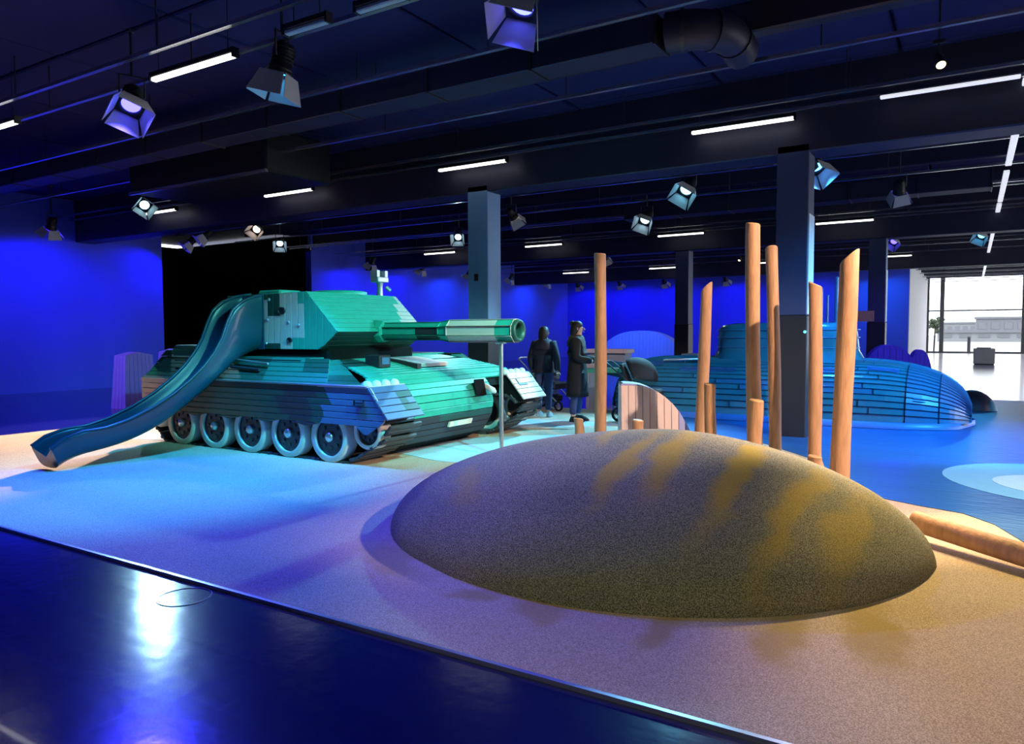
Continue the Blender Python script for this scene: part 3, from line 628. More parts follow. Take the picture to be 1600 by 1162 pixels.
# corner planks between side slope and bow
for i in range(5):
    f0, f1 = i/5, (i+1)/5; za, zb = .95 + .30*f0, .95 + .30*f1
    for s_ in (0, 1):
        xa, xb = -6.15 - .85*f0, -6.15 - .85*f1
        q0 = [(-6.65 - .3*f0, 6.42 + .37*f0, za), (xa, 6.56 + .46*f0, za), (xb, 6.56 + .46*f1, zb), (-6.65 - .3*f1, 6.42 + .37*f1, zb)]
        if s_: q0 = [(x, mir(y), z) for x, y, z in (q0[1], q0[0], q0[3], q0[2])]
        plank(TK, TK, q0, TM, n=2, cf=lambda p: 1 if p.z < 1.1 else 5)
# deck planks
for i in range(10):
    y0 = 6.8 + i*.288
    plank(TK, TK, [(-10.36, y0, 1.272), (-7.3, y0, 1.272), (-7.3, y0+.288, 1.272), (-10.36, y0+.288, 1.272)], TM, n=8, cf=lambda p: 0 if p.x < -9 else 1)
# raised engine box at the rear
mb = MB(); mb.prism([(-10.36, 6.86, 1.25), (-10.36, 9.62, 1.25), (-10.36, 9.5, 1.40), (-10.36, 6.98, 1.40)], (1.3, 0, 0)); ebox = part(mb, 'engine_box', M['under'])
for i in range(2):
    za, zb = 1.265 + .075*i, 1.34 + .075*i; ya, yb = 6.82 + .06*i, 6.88 + .06*i
    plank(ebox, TK, [(-10.38, ya, za), (-9.04, ya, za), (-9.04, yb, zb), (-10.38, yb, zb)], TM, n=6, cf=lambda p: 0)
    plank(ebox, TK, [(-9.04, mir(ya), za), (-10.38, mir(ya), za), (-10.38, mir(yb), zb), (-9.04, mir(yb), zb)], TM, n=3, cf=lambda p: 0)
    plank(ebox, TK, [(-9.04, ya, za), (-9.04, mir(ya), za), (-9.05, mir(yb), zb), (-9.05, yb, zb)], TM, n=3, cf=lambda p: 0)
for i in range(6):
    x0 = -10.38 + i*.2225
    plank(ebox, TK, [(x0, 6.94, 1.418), (x0+.2225, 6.94, 1.418), (x0+.2225, 9.54, 1.418), (x0, 9.54, 1.418)], TM, n=1, cf=lambda p: 0)
# rear face
for i in range(10):
    z0 = .4 + i*.095
    yy = 6.42 if z0 < .9 else 6.42 + (z0-.9)*.85
    plank(TK, TK, [(-10.43, mir(yy), z0), (-10.43, yy, z0), (-10.41, yy + (.08 if z0 > .85 else 0), z0+.095), (-10.41, mir(yy + (.08 if z0 > .85 else 0)), z0+.095)], TM, n=6, cf=lambda p: 0 if p.z > .9 else 2)
# skirts: courses of planks, scalloped bottom
WX = [-9.55, -8.82, -8.08, -7.35, -6.62]
def skirt_col(p):
    if p.x < -9.62: return 2
    j = int((p.z - .5)/.078); ex = [.02, .14, .22, .22, .16, .05][max(0, min(5, j))]
    if abs(p.x + 7.14) < .17 + ex*.6: return 3
    if p.x > -6.58 - (.12 if j < 3 else 0): return 2 if p.y > 8 else 4
    return 1
for far in (0, 1):
    for i in range(6):
        z0, z1 = .955 - (i+1)*.0767, .955 - i*.0767
        xa0, xa1 = -10.42, -10.42 + (0 if z1 > .7 else .1); xb0 = -5.9 + .36*((.955 - z0)/.36)*.72 if z0 > .6 else -5.66 - (.6 - z0)*1.1
        xb1 = -5.9 + .36*((.955 - z1)/.36)*.72 if z1 > .6 else -5.66 - (.6 - z1)*1.1
        q0 = [(xa1, YN_, z0), (xb0, YN_, z0), (xb1, YN_, z1), (xa0, YN_, z1)]
        if far: q0 = [(x, mir(y), z) for x, y, z in (q0[1], q0[0], q0[3], q0[2])]
        plank(TK, TK, q0, TM, n=24 if not far else 8, cf=skirt_col)
    # teeth between the wheels
    teeth = [(-5.98, .16, .10)] + [((WX[i] + WX[i+1])/2, .24, .045) for i in range(4)]
    for xc, hw, dp in teeth:
        q0 = [(xc - .03, YN_, .495 - dp), (xc + .03, YN_, .495 - dp), (xc + hw, YN_, .495), (xc - hw, YN_, .495)]
        if far: q0 = [(x, mir(y), z) for x, y, z in (q0[1], q0[0], q0[3], q0[2])]
        plank(TK, TK, q0, TM, n=1, cf=skirt_col, name='skirt_tooth')
    # ledge strip on the top of the skirt
    mb = MB(); y0, y1 = (YN_-.02, YN_+.05) if not far else (mir(YN_+.05), mir(YN_-.02)); mb.bbox((-9.2, y0, .955), (-5.95, y1, .975), .004); part(mb, 'ledge_strip', M['chrome'] if not far else M['green'])
# fenders: five sloping planks, cheek, lamps
def fender(y0, y1, far):
    A = Vector((-5.93, 0, .965)); B = Vector((-5.62, 0, .60))
    for i in range(5):
        a, b_ = A.lerp(B, i/5), A.lerp(B, (i+1)/5)
        def cf(p, i=i):
            if far: return 2
            return 1 if (p.y > y1 - .28 and i in (1, 2, 3)) and not (i == 2 and p.y > y1 - .1) else 4
        plank(TK, TK, [(b_.x, y0, b_.z), (b_.x, y1, b_.z), (a.x, y1, a.z), (a.x, y0, a.z)], TM, n=5, cf=cf)
    for i in range(3):
        plank(TK, TK, [(-6.75 + i*.275, y0, .967), (-6.475 + i*.275, y0, .967), (-6.475 + i*.275, y1, .967), (-6.75 + i*.275, y1, .967)], TM, n=1, cf=lambda p: 2)
    mb_ = MB(); mb_.prism([(-5.93, y0+.03, .94), (-5.65, y0+.03, .61), (-6.3, y0+.03, .61), (-6.3, y0+.03, .94)], (0, y1 - y0 - .06, 0)); part(mb_, 'fender_core', M['under'])
    for k in range(4):
        c = Vector((-6.02, y0 + .1 + k*(y1-y0-.2)/3, .967)); q = MB(); q.rings([[(c.x + r*math.cos(2*PI*i/12), c.y + r*math.sin(2*PI*i/12), c.z + zz) for i in range(12)] for r, zz in ((.062, 0), (.062, .02), (.05, .045), (.028, .06), (.004, .065))]); part(q, 'domed_lamp', M['tyre'])
fender(6.38, 7.06, False); fender(mir(7.06), mir(6.38), True)
mb = MB(); mb.box((-5.935, 9.62, .86), (-5.9, 9.65, .94)); part(mb, 'bracket_arm', M['dark'])
mb = MB(); mb.prism([(-5.86, 9.55, .885), (-5.80, 9.55, .81), (-5.795, 9.55, .82), (-5.855, 9.55, .895)], (0, .03, 0)); mb.prism([(-5.80, 9.55, .81), (-5.78, 9.55, .785), (-5.775, 9.55, .795), (-5.795, 9.55, .82)], (0, .24, 0)); part(mb, 'angle_bracket', M['dark'])
mb = MB(); mb.box((-6.14, YN_-.035, .74), (-5.98, YN_-.012, .745)); mb.box((-6.14, YN_-.035, .80), (-5.98, YN_-.012, .805)); mb.box((-6.14, YN_-.035, .74), (-6.13, YN_-.012, .805)); mb.box((-5.99, YN_-.035, .74), (-5.98, YN_-.012, .805)); mb.box((-6.12, YN_-.03, .765), (-6.0, YN_-.012, .78)); part(mb, 'side_reflector', M['dark'])
# wheels
def wheel_parts():
    tyre = MB(); rg = []
    for r, y in ((.235, .0), (.30, -.005), (.315, .02), (.315, .17), (.30, .19), (.235, .19)): rg.append([(r*math.cos(2*PI*k/36), y, r*math.sin(2*PI*k/36)) for k in range(36)])
    tyre.rings(rg + [rg[0]], cap=False)
    disc = MB(); disc.rings([[(r*math.cos(2*PI*k/30), y, r*math.sin(2*PI*k/30)) for k in range(30)] for r, y in ((.24, .16), (.24, .03), (.20, .045), (.12, .035), (.005, .035))])
    hub = MB(); hub.rings([[(r*math.cos(2*PI*k/18), y, r*math.sin(2*PI*k/18)) for k in range(18)] for r, y in ((.062, .05), (.062, .0), (.045, -.02), (.004, -.026))])
    bolts = []
    for k in range(8):
        a = 2*PI*k/8; q = MB(); q.tube([(.145*math.cos(a), .045, .145*math.sin(a)), (.145*math.cos(a), .015, .145*math.sin(a))], .026, 8); bolts.append(q)
    return tyre, disc, hub, bolts
ty, di, hu, bo = wheel_parts()
def first_wheel(loc):
    e = ty.build('road_wheel', M['tyre'], TK); e.location = Vector(loc) - TK.location
    di.build('wheel_disc', M['disc'], e); hu.build('hub_cap', M['chrome'], e)
    for q in bo: q.build('bolt', M['disc'], e)
    return e
w0 = first_wheel((WX[0], 6.44, .325))
def wheel_copy(loc, sc=1, rz=0):
    e = inst(w0, TK, Matrix.Translation(Vector(loc) - TK.location) @ Matrix.Rotation(rz, 4, 'Z') @ Matrix.Diagonal((sc, 1, sc, 1)))
    for c in list(w0.children): inst(c, e)
    return e
for x in WX[1:]: wheel_copy((x, 6.44, .325))
wheel_copy((-6.02, 6.47, .43), .70); wheel_copy((-10.12, 6.47, .43), .66)
for x in WX: wheel_copy((x, mir(6.44), .325), 1, PI)
wheel_copy((-6.02, mir(6.47), .43), .70, PI)
# track shoes around the running gear
def track_path():
    P = [(-10.0, .012), (-6.45, .012), (-6.2, .08), (-5.86, .27), (-5.74, .40), (-5.74, .50), (-5.84, .62), (-6.0, .66), (-10.1, .68), (-10.3, .62), (-10.38, .48), (-10.34, .34), (-10.0, .012)]
    P = [Vector((x, 0, z)) for x, z in P]; Ls = [0]
    for i in range(1, len(P)): Ls.append(Ls[-1] + (P[i]-P[i-1]).length)
    n = int(Ls[-1]/.165); out = []
    for k in range(n):
        s_ = Ls[-1]*k/n
        for i in range(1, len(P)):
            if s_ < Ls[i]:
                d = (P[i]-P[i-1]).normalized(); out.append((P[i-1] + d*(s_-Ls[i-1]), math.atan2(d.z, d.x))); break
    return out
sh0 = None
for yc in (6.76, mir(6.76)):
    for p, a in track_path():
        mt = Matrix.Translation(Vector((p.x, yc, p.z)) - TK.location) @ Matrix.Rotation(-a, 4, 'Y')
        if sh0 is None:
            q = MB(); q.bbox((0, -.29, 0), (.155, .29, .035), .006); q.bbox((.05, -.29, -.012), (.085, .29, .004), .003); q.box((.06, -.305, .0), (.10, -.29, .03)); q.box((.06, .29, .0), (.10, .305, .03)); sh0 = q.build('track_shoe', M['shoe'], TK); sh0.matrix_local = mt
        else: inst(sh0, TK, mt)
# inner hull side plates visible between the tracks
mb = MB(); mb.box((-10.2, 7.1, .25), (-6.2, 7.5, .93)); mb.box((-10.2, mir(7.5), .25), (-6.2, mir(7.1), .93)); part(mb, 'sponson', M['under'])
# bow details
mb = MB(); mb.prism([(-5.905, 7.92, .40), (-5.93, 7.92, .335), (-5.90, 7.92, .33), (-5.875, 7.92, .40)], (0, .52, 0)); part(mb, 'number_plate', M['cream'])
t_ = MB(); t_.prism([(-5.93, 8.55, .93), (-5.88, 8.55, .70), (-6.05, 8.72, .86)], (.02, .22, .0)); part(t_, 'lamp_recess', M['under'])
mb = MB(); mb.tube([(-5.98, 8.80, .86), (-5.78, 8.82, .76), (-5.74, 8.82, .74)], [.035, .045, .02], 10); part(mb, 'headlamp', M['tyre'])
# hatch on the glacis
n_ = Vector((.19, 0, .98)).normalized()
for i in range(5):
    xa, xb = -7.02 + i*.12, -7.02 + (i+1)*.12
    za = lambda x: 1.255 - (x + 7.35)*.125 + .03
    plank(TK, TK, [(xb, 7.95, za(xb)), (xb, 8.62, za(xb)), (xa, 8.62, za(xa)), (xa, 7.95, za(xa))], [M['beige']], t=.05, name='hatch_slat')
mb = MB(); mb.prism([(-7.06, 7.86, 1.21), (-7.06, 7.86, 1.255), (-6.38, 7.86, 1.17), (-6.38, 7.86, 1.10)], (0, .08, 0)); part(mb, 'hatch_frame', M['dark'])
mb = MB(); mb.bbox((-6.78, 7.26, 1.14), (-6.52, 7.48, 1.30), .01); vb = part(mb, 'periscope_block', M['dark']); mb = MB(); mb.box((-6.522, 7.30, 1.18), (-6.512, 7.44, 1.27)); part(mb, 'periscope_glass', M['sub2'], vb)
# cable and tools on the near hull side
mb = MB(); mb.tube([(-8.8, 6.66, 1.25), (-8.4, 6.64, 1.22), (-7.9, 6.62, 1.19)], .018, 8); part(mb, 'stowed_bar', M['chrome'])
mb = MB(); mb.tube([(-8.6, 6.58, 1.14), (-8.0, 6.56, 1.11)], .022, 8); part(mb, 'stowed_bar', M['dark'])
mb = MB(); mb.bbox((-8.75, 6.6, 1.22), (-8.62, 6.72, 1.32), .01); part(mb, 'bar_clip', M['chrome'])
# rear engine louvres on the near slope
mb = MB(); mb.prism([(-9.75, 6.53, 1.08), (-9.35, 6.53, 1.08), (-9.35, 6.55, 1.10), (-9.75, 6.55, 1.10)], (0, -.03, .0)); part(mb, 'louvre', M['under'])
mb = MB(); mb.prism([(-9.45, 6.52, 1.08), (-9.3, 6.52, 1.08), (-9.3, 6.6, 1.17), (-9.45, 6.6, 1.17)], (0, -.02, .01)); part(mb, 'louvre', M['under'])
mb = MB(); mb.prism([(-9.15, 6.52, 1.03), (-8.92, 6.52, 1.03), (-8.92, 6.70, 1.25), (-9.15, 6.70, 1.25)], (0, -.02, .02)); part(mb, 'side_hatch', M['beige'])
mb = MB(); mb.tube([(-9.98, 6.66, 1.2), (-9.6, 6.66, 1.2)], .006, 6); mb.tube([(-9.6, 6.66, 1.2), (-9.52, 6.72, 1.28)], .006, 6); part(mb, 'seam_bar', M['under'])
mb = MB(); mb.bbox((-10.6, 6.5, .48), (-10.42, 6.62, .62), .02); part(mb, 'rear_lamp', M['tyre'])
# turret ring and turret
mb = MB(); mb.bbox((-8.98, 7.04, 1.2), (-7.22, 8.8, 1.385), .03); part(mb, 'turret_ring', M['under'])
TY0, TY1 = 7.0, 8.82
TP = [(-9.45, 1.37), (-7.33, 1.37), (-7.0, 1.61), (-7.57, 2.15), (-9.2, 2.13)]
mb = MB(); mb.prism([(x*.985 - .125, TY0 + .03, (z-1.75)*.94 + 1.75) for x, z in TP], (0, TY1-TY0-.06, 0)); turret = part(mb, 'turret', M['under'])
def ins(poly, x):      # z-range of turret profile at x
    zs = []
    for i in range(len(poly)):
        (xa, za), (xb, zb) = poly[i], poly[(i+1) % len(poly)]
        if min(xa, xb) - 1e-9 <= x <= max(xa, xb) + 1e-9 and abs(xb-xa) > 1e-9: zs.append(za + (zb-za)*(x-xa)/(xb-xa))
    return min(zs), max(zs)
def tur_col(p):
    a = (p.x + 7.95)/.30; b_ = (p.z - 1.72)/.42
    if -8.45 < p.x < -7.62 and 1.42 < p.z < 2.02:
        if abs(p.x + 8.2) < .16 and p.z > 1.86: return 1
        if p.x > -7.85 and p.z < 1.56: return 0
        return 2
    if -8.12 < p.x < -7.8 and p.z >= 2.02: return 2
    if -8.12 < p.x < -7.9: return 2
    if p.x < -7.9: return 1
    return 0
N_ = 20
for i in range(N_):
    x0, x1 = -9.42 + (2.42-.02)*i/N_, -9.42 + (2.42-.02)*(i+1)/N_
    l0, h0 = ins(TP, x0); l1, h1 = ins(TP, min(x1, -7.001))
    q0 = [(x1, TY0, l1), (x1, TY0, h1), (x0, TY0, h0), (x0, TY0, l0)]
    plank(turret, TK, q0, TM, n=10, cf=tur_col)
    q1 = [(x0, TY1, l0), (x0, TY1, h0), (x1, TY1, h1), (x1, TY1, l1)]
    plank(turret, TK, q1, TM, n=3, cf=lambda p: 0)
def strip(pa, pb, n, ncell, cf):
    pa, pb = Vector((pa[0], 0, pa[1])), Vector((pb[0], 0, pb[1]))
    for i in range(n):
        a, b_ = pa.lerp(pb, i/n), pa.lerp(pb, (i+1)/n)
        plank(turret, TK, [(a.x, TY0, a.z), (a.x, TY1, a.z), (b_.x, TY1, b_.z), (b_.x, TY0, b_.z)], TM, n=ncell, cf=lambda p, i=i: cf(p, i))
random.seed(3)
cut = [8.62 - .035*i + random.choice((-.05, .03, 0)) for i in range(6)] + [9] * 10
strip((-7.0, 1.61), (-7.57, 2.15), 9, 24, lambda p, i: 2 if p.y > 8.36 + i*.045 + (.03 if i % 2 else -.02) else 0)
strip((-7.33, 1.37), (-7.0, 1.61), 4, 12, lambda p, i: 1)
for i in range(9):
    x0, x1 = -9.2 + 1.63*i/9, -9.2 + 1.63*(i+1)/9
    plank(turret, TK, [(x0, TY0, 2.132 + .02*i/9), (x1, TY0, 2.132 + .02*(i+1)/9), (x1, TY1, 2.132 + .02*(i+1)/9), (x0, TY1, 2.132 + .02*i/9)], TM, n=1, cf=lambda p: 0)
for i in range(6):
    a, b_ = Vector((-9.2, 0, 2.13)).lerp(Vector((-9.45, 0, 1.37)), i/6), Vector((-9.2, 0, 2.13)).lerp(Vector((-9.45, 0, 1.37)), (i+1)/6)
    plank(turret, TK, [(a.x, TY0, a.z), (a.x, TY1, a.z), (b_.x, TY1, b_.z), (b_.x, TY0, b_.z)], TM, n=1, cf=lambda p: 0)
for x, z in ((-8.3, 2.06), (-8.34, 1.78), (-8.38, 1.45), (-7.92, 1.74), (-7.72, 1.7)):
    mb = MB(); mb.rings([[(x + r*math.cos(2*PI*k/12), TY0 - yy, z + r*math.sin(2*PI*k/12)) for k in range(12)] for r, yy in ((.022, 0), (.022, .012), (.008, .02))]); part(mb, 'bolt_head', M['chrome'], turret)
mb = MB(); mb.rings([[(-8.05 + r*math.cos(2*PI*k/20), TY0 - yy, 1.9 + r*.7*math.sin(2*PI*k/20)) for k in range(20)] for r, yy in ((.075, .0), (.075, .02), (.06, .02), (.055, .005))]); part(mb, 'peep_hole', M['dark'], turret)
mb = MB(); mb.rings([[(-7.9 + r*math.cos(2*PI*k/16), TY0 - yy, 1.5 + r*.7*math.sin(2*PI*k/16)) for k in range(16)] for r, yy in ((.05, .0), (.05, .02), (.04, .02), (.035, .005))]); part(mb, 'peep_hole', M['dark'], turret)
mb = MB(); mb.rings([[(-7.95 + r*math.cos(2*PI*k/28), 8.0 + r*math.sin(2*PI*k/28), 2.145 + z) for k in range(28)] for r, z in ((.40, 0), (.40, .045), (.36, .06), (.02, .07))]); part(mb, 'roof_hatch', M['green'], turret)
mb = MB(); mb.bbox((-8.65, 7.1, 2.13), (-8.2, 7.5, 2.2), .02); part(mb, 'roof_box', M['green'], turret)
mb = MB(); mb.tube([(-7.72, 8.62, 2.14), (-7.72, 8.62, 2.30), (-7.72, 8.62, 2.36)], [.05, .045, .06], 10); sight = part(mb, 'sight_post', M['chrome'], turret)
mb = MB(); mb.bbox((-7.80, 8.50, 2.36), (-7.64, 8.74, 2.44), .01); mb.box((-7.8, 8.50, 2.44), (-7.66, 8.56, 2.54)); mb.box((-7.8, 8.68, 2.44), (-7.66, 8.74, 2.54)); mb.tube([(-7.7, 8.74, 2.3), (-7.66, 8.8, 2.24)], .03, 8); part(mb, 'sight_head', M['chrome'], turret)
# gun barrel: eight-sided plank barrel with sleeves
gy, gz = 7.93, 1.612
gun = thing('tmp', (0, 0, 0), 'x', 'x'); bpy.data.objects.remove(gun)
bk = MB(); bk.rings([[(x, gy + r*.9*math.cos(2*PI*(k+.5)/8), gz + r*.9*math.sin(2*PI*(k+.5)/8)) for k in range(8)] for x, r in ((-7.3, .1), (-5.98, .11), (-5.82, .14), (-4.86, .14))], smooth=False, cap=False); gun = part(bk, 'gun_barrel', M['under'])
def gun_col(p):
    return 2 if -5.88 < p.x < -5.12 and p.y < 9 else 3 if (-6.35 < p.x < -6.0 and p.z < gz) else 0
for (xa, ra), (xb, rb), nc in (((-7.28, .118), (-6.0, .118), 10), ((-6.0, .118), (-5.84, .146), 2), ((-5.84, .146), (-4.84, .146), 8)):
    for k in range(8):
        t0, t1 = 2*PI*(k+.5)/8, 2*PI*(k+1.5)/8
        P_ = lambda x, r, tt: (x, gy + r*math.cos(tt), gz + r*math.sin(tt))
        plank(gun, TK, [P_(xa, ra, t0), P_(xb, rb, t0), P_(xb, rb, t1), P_(xa, ra, t1)], TM, t=.015, gap=.002, n=nc, cf=gun_col, ch=.002)
mb = MB(); mb.rings([[(x, gy + r*math.cos(2*PI*k/24), gz + r*math.sin(2*PI*k/24)) for k in range(24)] for x, r in ((-4.86, .142), (-4.80, .142), (-4.79, .135), (-4.79, .105), (-4.86, .10), (-5.2, .09), (-5.2, .003))], cap=False); part(mb, 'muzzle', M['dgreen'], gun)
mb = MB(); mb.rings([[(x, gy + r*math.cos(2*PI*k/24), gz + r*math.sin(2*PI*k/24)) for k in range(24)] for x, r in ((-4.93, .1), (-4.94, .005))]); part(mb, 'bore', M['under'], gun)
mb = MB(); mb.rings([[(x, gy + r*math.cos(2*PI*(k+.5)/8), gz + r*math.sin(2*PI*(k+.5)/8)) for k in range(8)] for x, r in ((-7.45, .17), (-7.08, .17), (-7.0, .15), (-6.97, .12))], smooth=False); part(mb, 'mantlet', M['green'], turret)

# support pole under the muzzle
t = thing('support_pole', (-5.03, 7.79, .018), 'thin steel pole propping up the tank gun muzzle', 'pole')
mb = MB(); mb.tube([(-5.03, 7.86, .018), (-5.03, 7.86, 1.455)], .026, 14); mb.build('pole', M['chrome'], t, t)
mb = MB(); mb.rings([[(-5.03 + r*math.cos(2*PI*k/16), 7.86 + r*math.sin(2*PI*k/16), z) for k in range(16)] for r, z in ((.07, .018), (.07, .026), (.03, .032))]); mb.build('foot_plate', M['chrome'], t, t)
mb = MB(); mb.bbox((-5.09, 7.82, 1.45), (-4.97, 7.90, 1.475), .004); mb.build('cradle', M['chrome'], t, t)

# ================================================================== slide
SL = thing('playground_slide', (-9.0, 4.5, .018), 'curved dark blue plastic slide coming down from the tank turret', 'slide')
rim = [(7.12, 2.14), (6.9, 2.10), (6.7, 2.02), (6.56, 1.90), (6.48, 1.74), (6.40, 1.52), (6.3, 1.34), (6.15, 1.15), (5.97, .98), (5.75, .81), (5.5, .66), (5.2, .525), (4.95, .455), (4.7, .435), (4.5, .37), (4.36, .27)]
flo = [(7.12, 1.37), (6.95, 1.345), (6.8, 1.29), (6.65, 1.19), (6.5, 1.07), (6.35, .95), (6.2, .83), (6.05, .72), (5.85, .58), (5.65, .45), (5.42, .33), (5.16, .245), (4.93, .20), (4.72, .17), (4.55, .11), (4.46, .045)]
ns = len(rim); XW = .42
def xa(y): return -8.43 - .19*(7.0 - y)
mb = MB()
def sec(i, c):
    ry, rz = rim[i]; fy, fz = flo[i]; my, mz = (fy+ry)/2, (fz+rz)/2; A = xa(fy); B = A - XW
    return [(A+.005, fy, fz - .02), (A+.015, my, mz), (A+.02, ry, rz), (A+.0, ry, rz + .012), (A-.025, ry, rz - .005), (A-.03, my, mz), (A-.07, fy, fz + .06), (A-.13, fy, fz + .035),
            (B+.13, fy, fz + .035), (B+.07, fy, fz + .06), (B+.03, my, mz), (B+.025, ry, rz - .005), (B, ry, rz + .012), (B-.02, ry, rz), (B-.015, my, mz), (B-.005, fy, fz - .02)]
mb.rings([sec(i, 0) for i in range(ns)], smooth=True)
o = mb.build('chute', M['slide'], SL, SL)
sb = o.modifiers.new('smooth', 'SUBSURF'); sb.levels = 1; sb.render_levels = 2
for off in (0.0, -XW):
    mb = MB(); mb.tube([(xa(y) + off, y, z + .012) for y, z in rim], .02, 8); mb.build('rim', M['slide'], SL, SL)
mb = MB(); mb.prism([(-8.40, 6.97, 1.37), (-8.40, 6.97, 2.12), (-8.90, 6.97, 2.12), (-8.90, 6.97, 1.37)], (0, .02, 0)); mb.build('mounting_flange', M['slide_in'], SL, SL)
# ================================================================== submarine
SB = thing('play_submarine', (-3.0, 14.3, .024), 'long blue plank-built play submarine with rounded bow and tower', 'play submarine')
SY0, SW, SH, SZ = 14.3, 1.18, .98, .11
def taper(x):
    if x > -1.9: s_ = min(1, (x + 1.9)/1.95); return max(0, 1 - s_**2.6)**(1/2.6)
    if x < -4.9: s_ = min(1, (-4.9 - x)/1.25); return max(0, 1 - s_**2.8)**(1/2.8)
    return 1
def subF(x, th):
    k = taper(x); c, s_ = math.cos(th), math.sin(th)
    y = SY0 - SW*(k**.8)*math.copysign(abs(c)**.75, c); z = SZ + SH*k*abs(s_)**.85
    return (x, y, z)
mb = MB(); xs_ = [-6.14 + 6.18*i/40 for i in range(41)]
mb.rings([[Vector(subF(x, PI*j/20)) + (Vector((x, SY0, SZ)) - Vector(subF(x, PI*j/20)))*.045 for j in range(21)] for x in xs_], closed=False, cap=False); mb.build('hull_core', M['under'], SB, SB)
SM = [M['sub'], M['sub2'], M['sub3']]
random.seed(11)
NC = 30
for j in range(NC):
    sh = (j*37 % 10)/10*.9
    cuts = [-6.13] + [c for c in (-4.6 + sh*1.6, -1.75 + sh*.6) if c < -.95] + [-.86, -.40, .03]
    cuts = sorted(set(cuts))
    for i in range(len(cuts)-1):
        mi = 0
        if cuts[i] >= -.87: mi = 1 if j < 15 else 0
        if cuts[i] >= -.41: mi = 2 if j > 3 else 1
        if random.random() < .06: mi = 1
        nu = max(2, int((cuts[i+1]-cuts[i])/.22)) if cuts[i+1] > -1.95 or cuts[i] < -4.9 else 2
        curved(SB, SB, subF, cuts[i], cuts[i+1], PI*j/NC, PI*(j+1)/NC, nu + (4 if cuts[i] > -.5 else 0), 1, SM, mi, flip=True)
mb = MB(); mb.rings([[(x, SY0 - (SW + .08)*(taper(x)**.8)*c, z) for x, c, z in ring] for ring in [[(-6.16 + 6.26*i/30, sg, zz) for i in range(31)] for sg, zz in ((1, .03), (1, .125), (.9, .13))]], closed=False, cap=False)
mb.rings([[(x, SY0 - (SW + .08)*(taper(x)**.8)*c, z) for x, c, z in ring] for ring in [[(-6.16 + 6.26*i/30, sg, zz) for i in range(31)] for sg, zz in ((-1, .03), (-1, .125), (-.9, .13))]], closed=False, cap=False)
mb.build('base_rim', M['sublip'], SB, SB)
# conning tower
def tow(x0, x1, hw, n=36):
    out = []
    for k in range(n):
        t0 = 2*PI*k/n; c, s_ = math.cos(t0), math.sin(t0)
        out.append(((x0+x1)/2 + (x1-x0)/2*math.copysign(abs(c)**.6, c), SY0 + hw*math.copysign(abs(s_)**.7, s_)))
    return out
mb = MB(); mb.rings([[(x, y, z) for x, y in tow(x0, x1, hw)] for x0, x1, hw, z in ((-4.35, -1.42, .62, .98), (-4.2, -1.58, .52, 1.1), (-4.14, -1.66, .48, 1.25), (-4.12, -1.70, .46, 1.6), (-4.06, -1.76, .42, 1.70), (-3.8, -2.0, .3, 1.74))]); tw = mb.build('conning_tower', M['sub'], SB, SB)
for z in (1.28, 1.46, 1.6):
    mb = MB(); mb.rings([[(x, y, z + dz) for x, y in tow(-4.135 + e, -1.665 - e, .475 - e)] for e, dz in ((.0, 0), (-.012, .004), (-.012, .02), (.0, .024))], cap=False); mb.build('tower_band', M['sub2'], tw, SB)
for x, h, r in ((-2.05, 2.52, .03), (-2.32, 2.35, .045), (-2.2, 2.2, .02)):
    mb = MB(); mb.tube([(x, SY0, 1.7), (x, SY0, h)], r, 10); mb.tube([(x, SY0, h), (x + .02, SY0, h + .03)], [r*1.25, r*.6], 10); mb.build('mast', M['sub2'], tw, SB)
def grille(x0, x1, th0, n):
    g = MB()
    for i in range(n):
        th = th0 + i*.045; a, b_ = Vector(subF(x0, th)), Vector(subF(x1, th)); off = Vector((0, -.012, .012))
        g.tube([a + off, a.lerp(b_, .5) + off, b_ + off], .008, 5)
    g.build('vent_grille', M['sublip'], SB, SB)
grille(-5.5, -5.0, 1.0, 4); grille(-4.6, -3.6, .82, 3); grille(-2.2, -1.95, .85, 4); grille(-1.45, -.98, .95, 4); grille(-.75, -.58, .36, 2)
mb = MB(); mb.tube([(-5.0, 13.6, 1.04), (-4.3, 13.6, 1.08), (-4.3, 15.0, 1.08), (-5.0, 15.0, 1.04)], .02, 8); mb.build('deck_rail', M['chrome'], SB, SB)
# stern fins
mb = MB(); mb.prism([(-6.0, 14.22, .6), (-6.5, 14.22, .7), (-6.5, 14.22, 1.0), (-6.1, 14.22, .95)], (0, .1, 0)); mb.build('stern_fin', M['sub'], SB, SB)
mb = MB(); mb.prism([(-5.9, 13.5, .78), (-6.5, 13.2, .78), (-6.5, 13.7, .78), (-6.0, 14.2, .78)], (0, 0, .08)); mb.build('stern_plane', M['green'], SB, SB)

# ================================================================== mound
MC = (-2.2, 5.75)
def mound_pt(q, a):
    R = 2.05*(1 - .28*max(0, math.sin(a + .04)) + .1*max(0, math.cos(a - 2.7)))
    return (MC[0] + R*q*math.cos(a) + .30*(1-q), MC[1] + R*q*math.sin(a) - .27*(1-q), .018 + .814*(max(0, 1 - q**1.45))**.515)
mb = MB(); NA, NQ = 96, 40
qs = [math.sin(PI/2*i/NQ) for i in range(1, NQ+1)]
mb.rings([[mound_pt(q, 2*PI*k/NA) for k in range(NA)] for q in qs], cap=False)
mb.add([mound_pt(qs[0], 2*PI*k/NA) for k in range(NA)], [tuple(range(NA))], 0, True)
tag(mb.build('rubber_mound', M['mound']), 'large domed olive-grey rubber mound with yellow streaks', 'play mound')

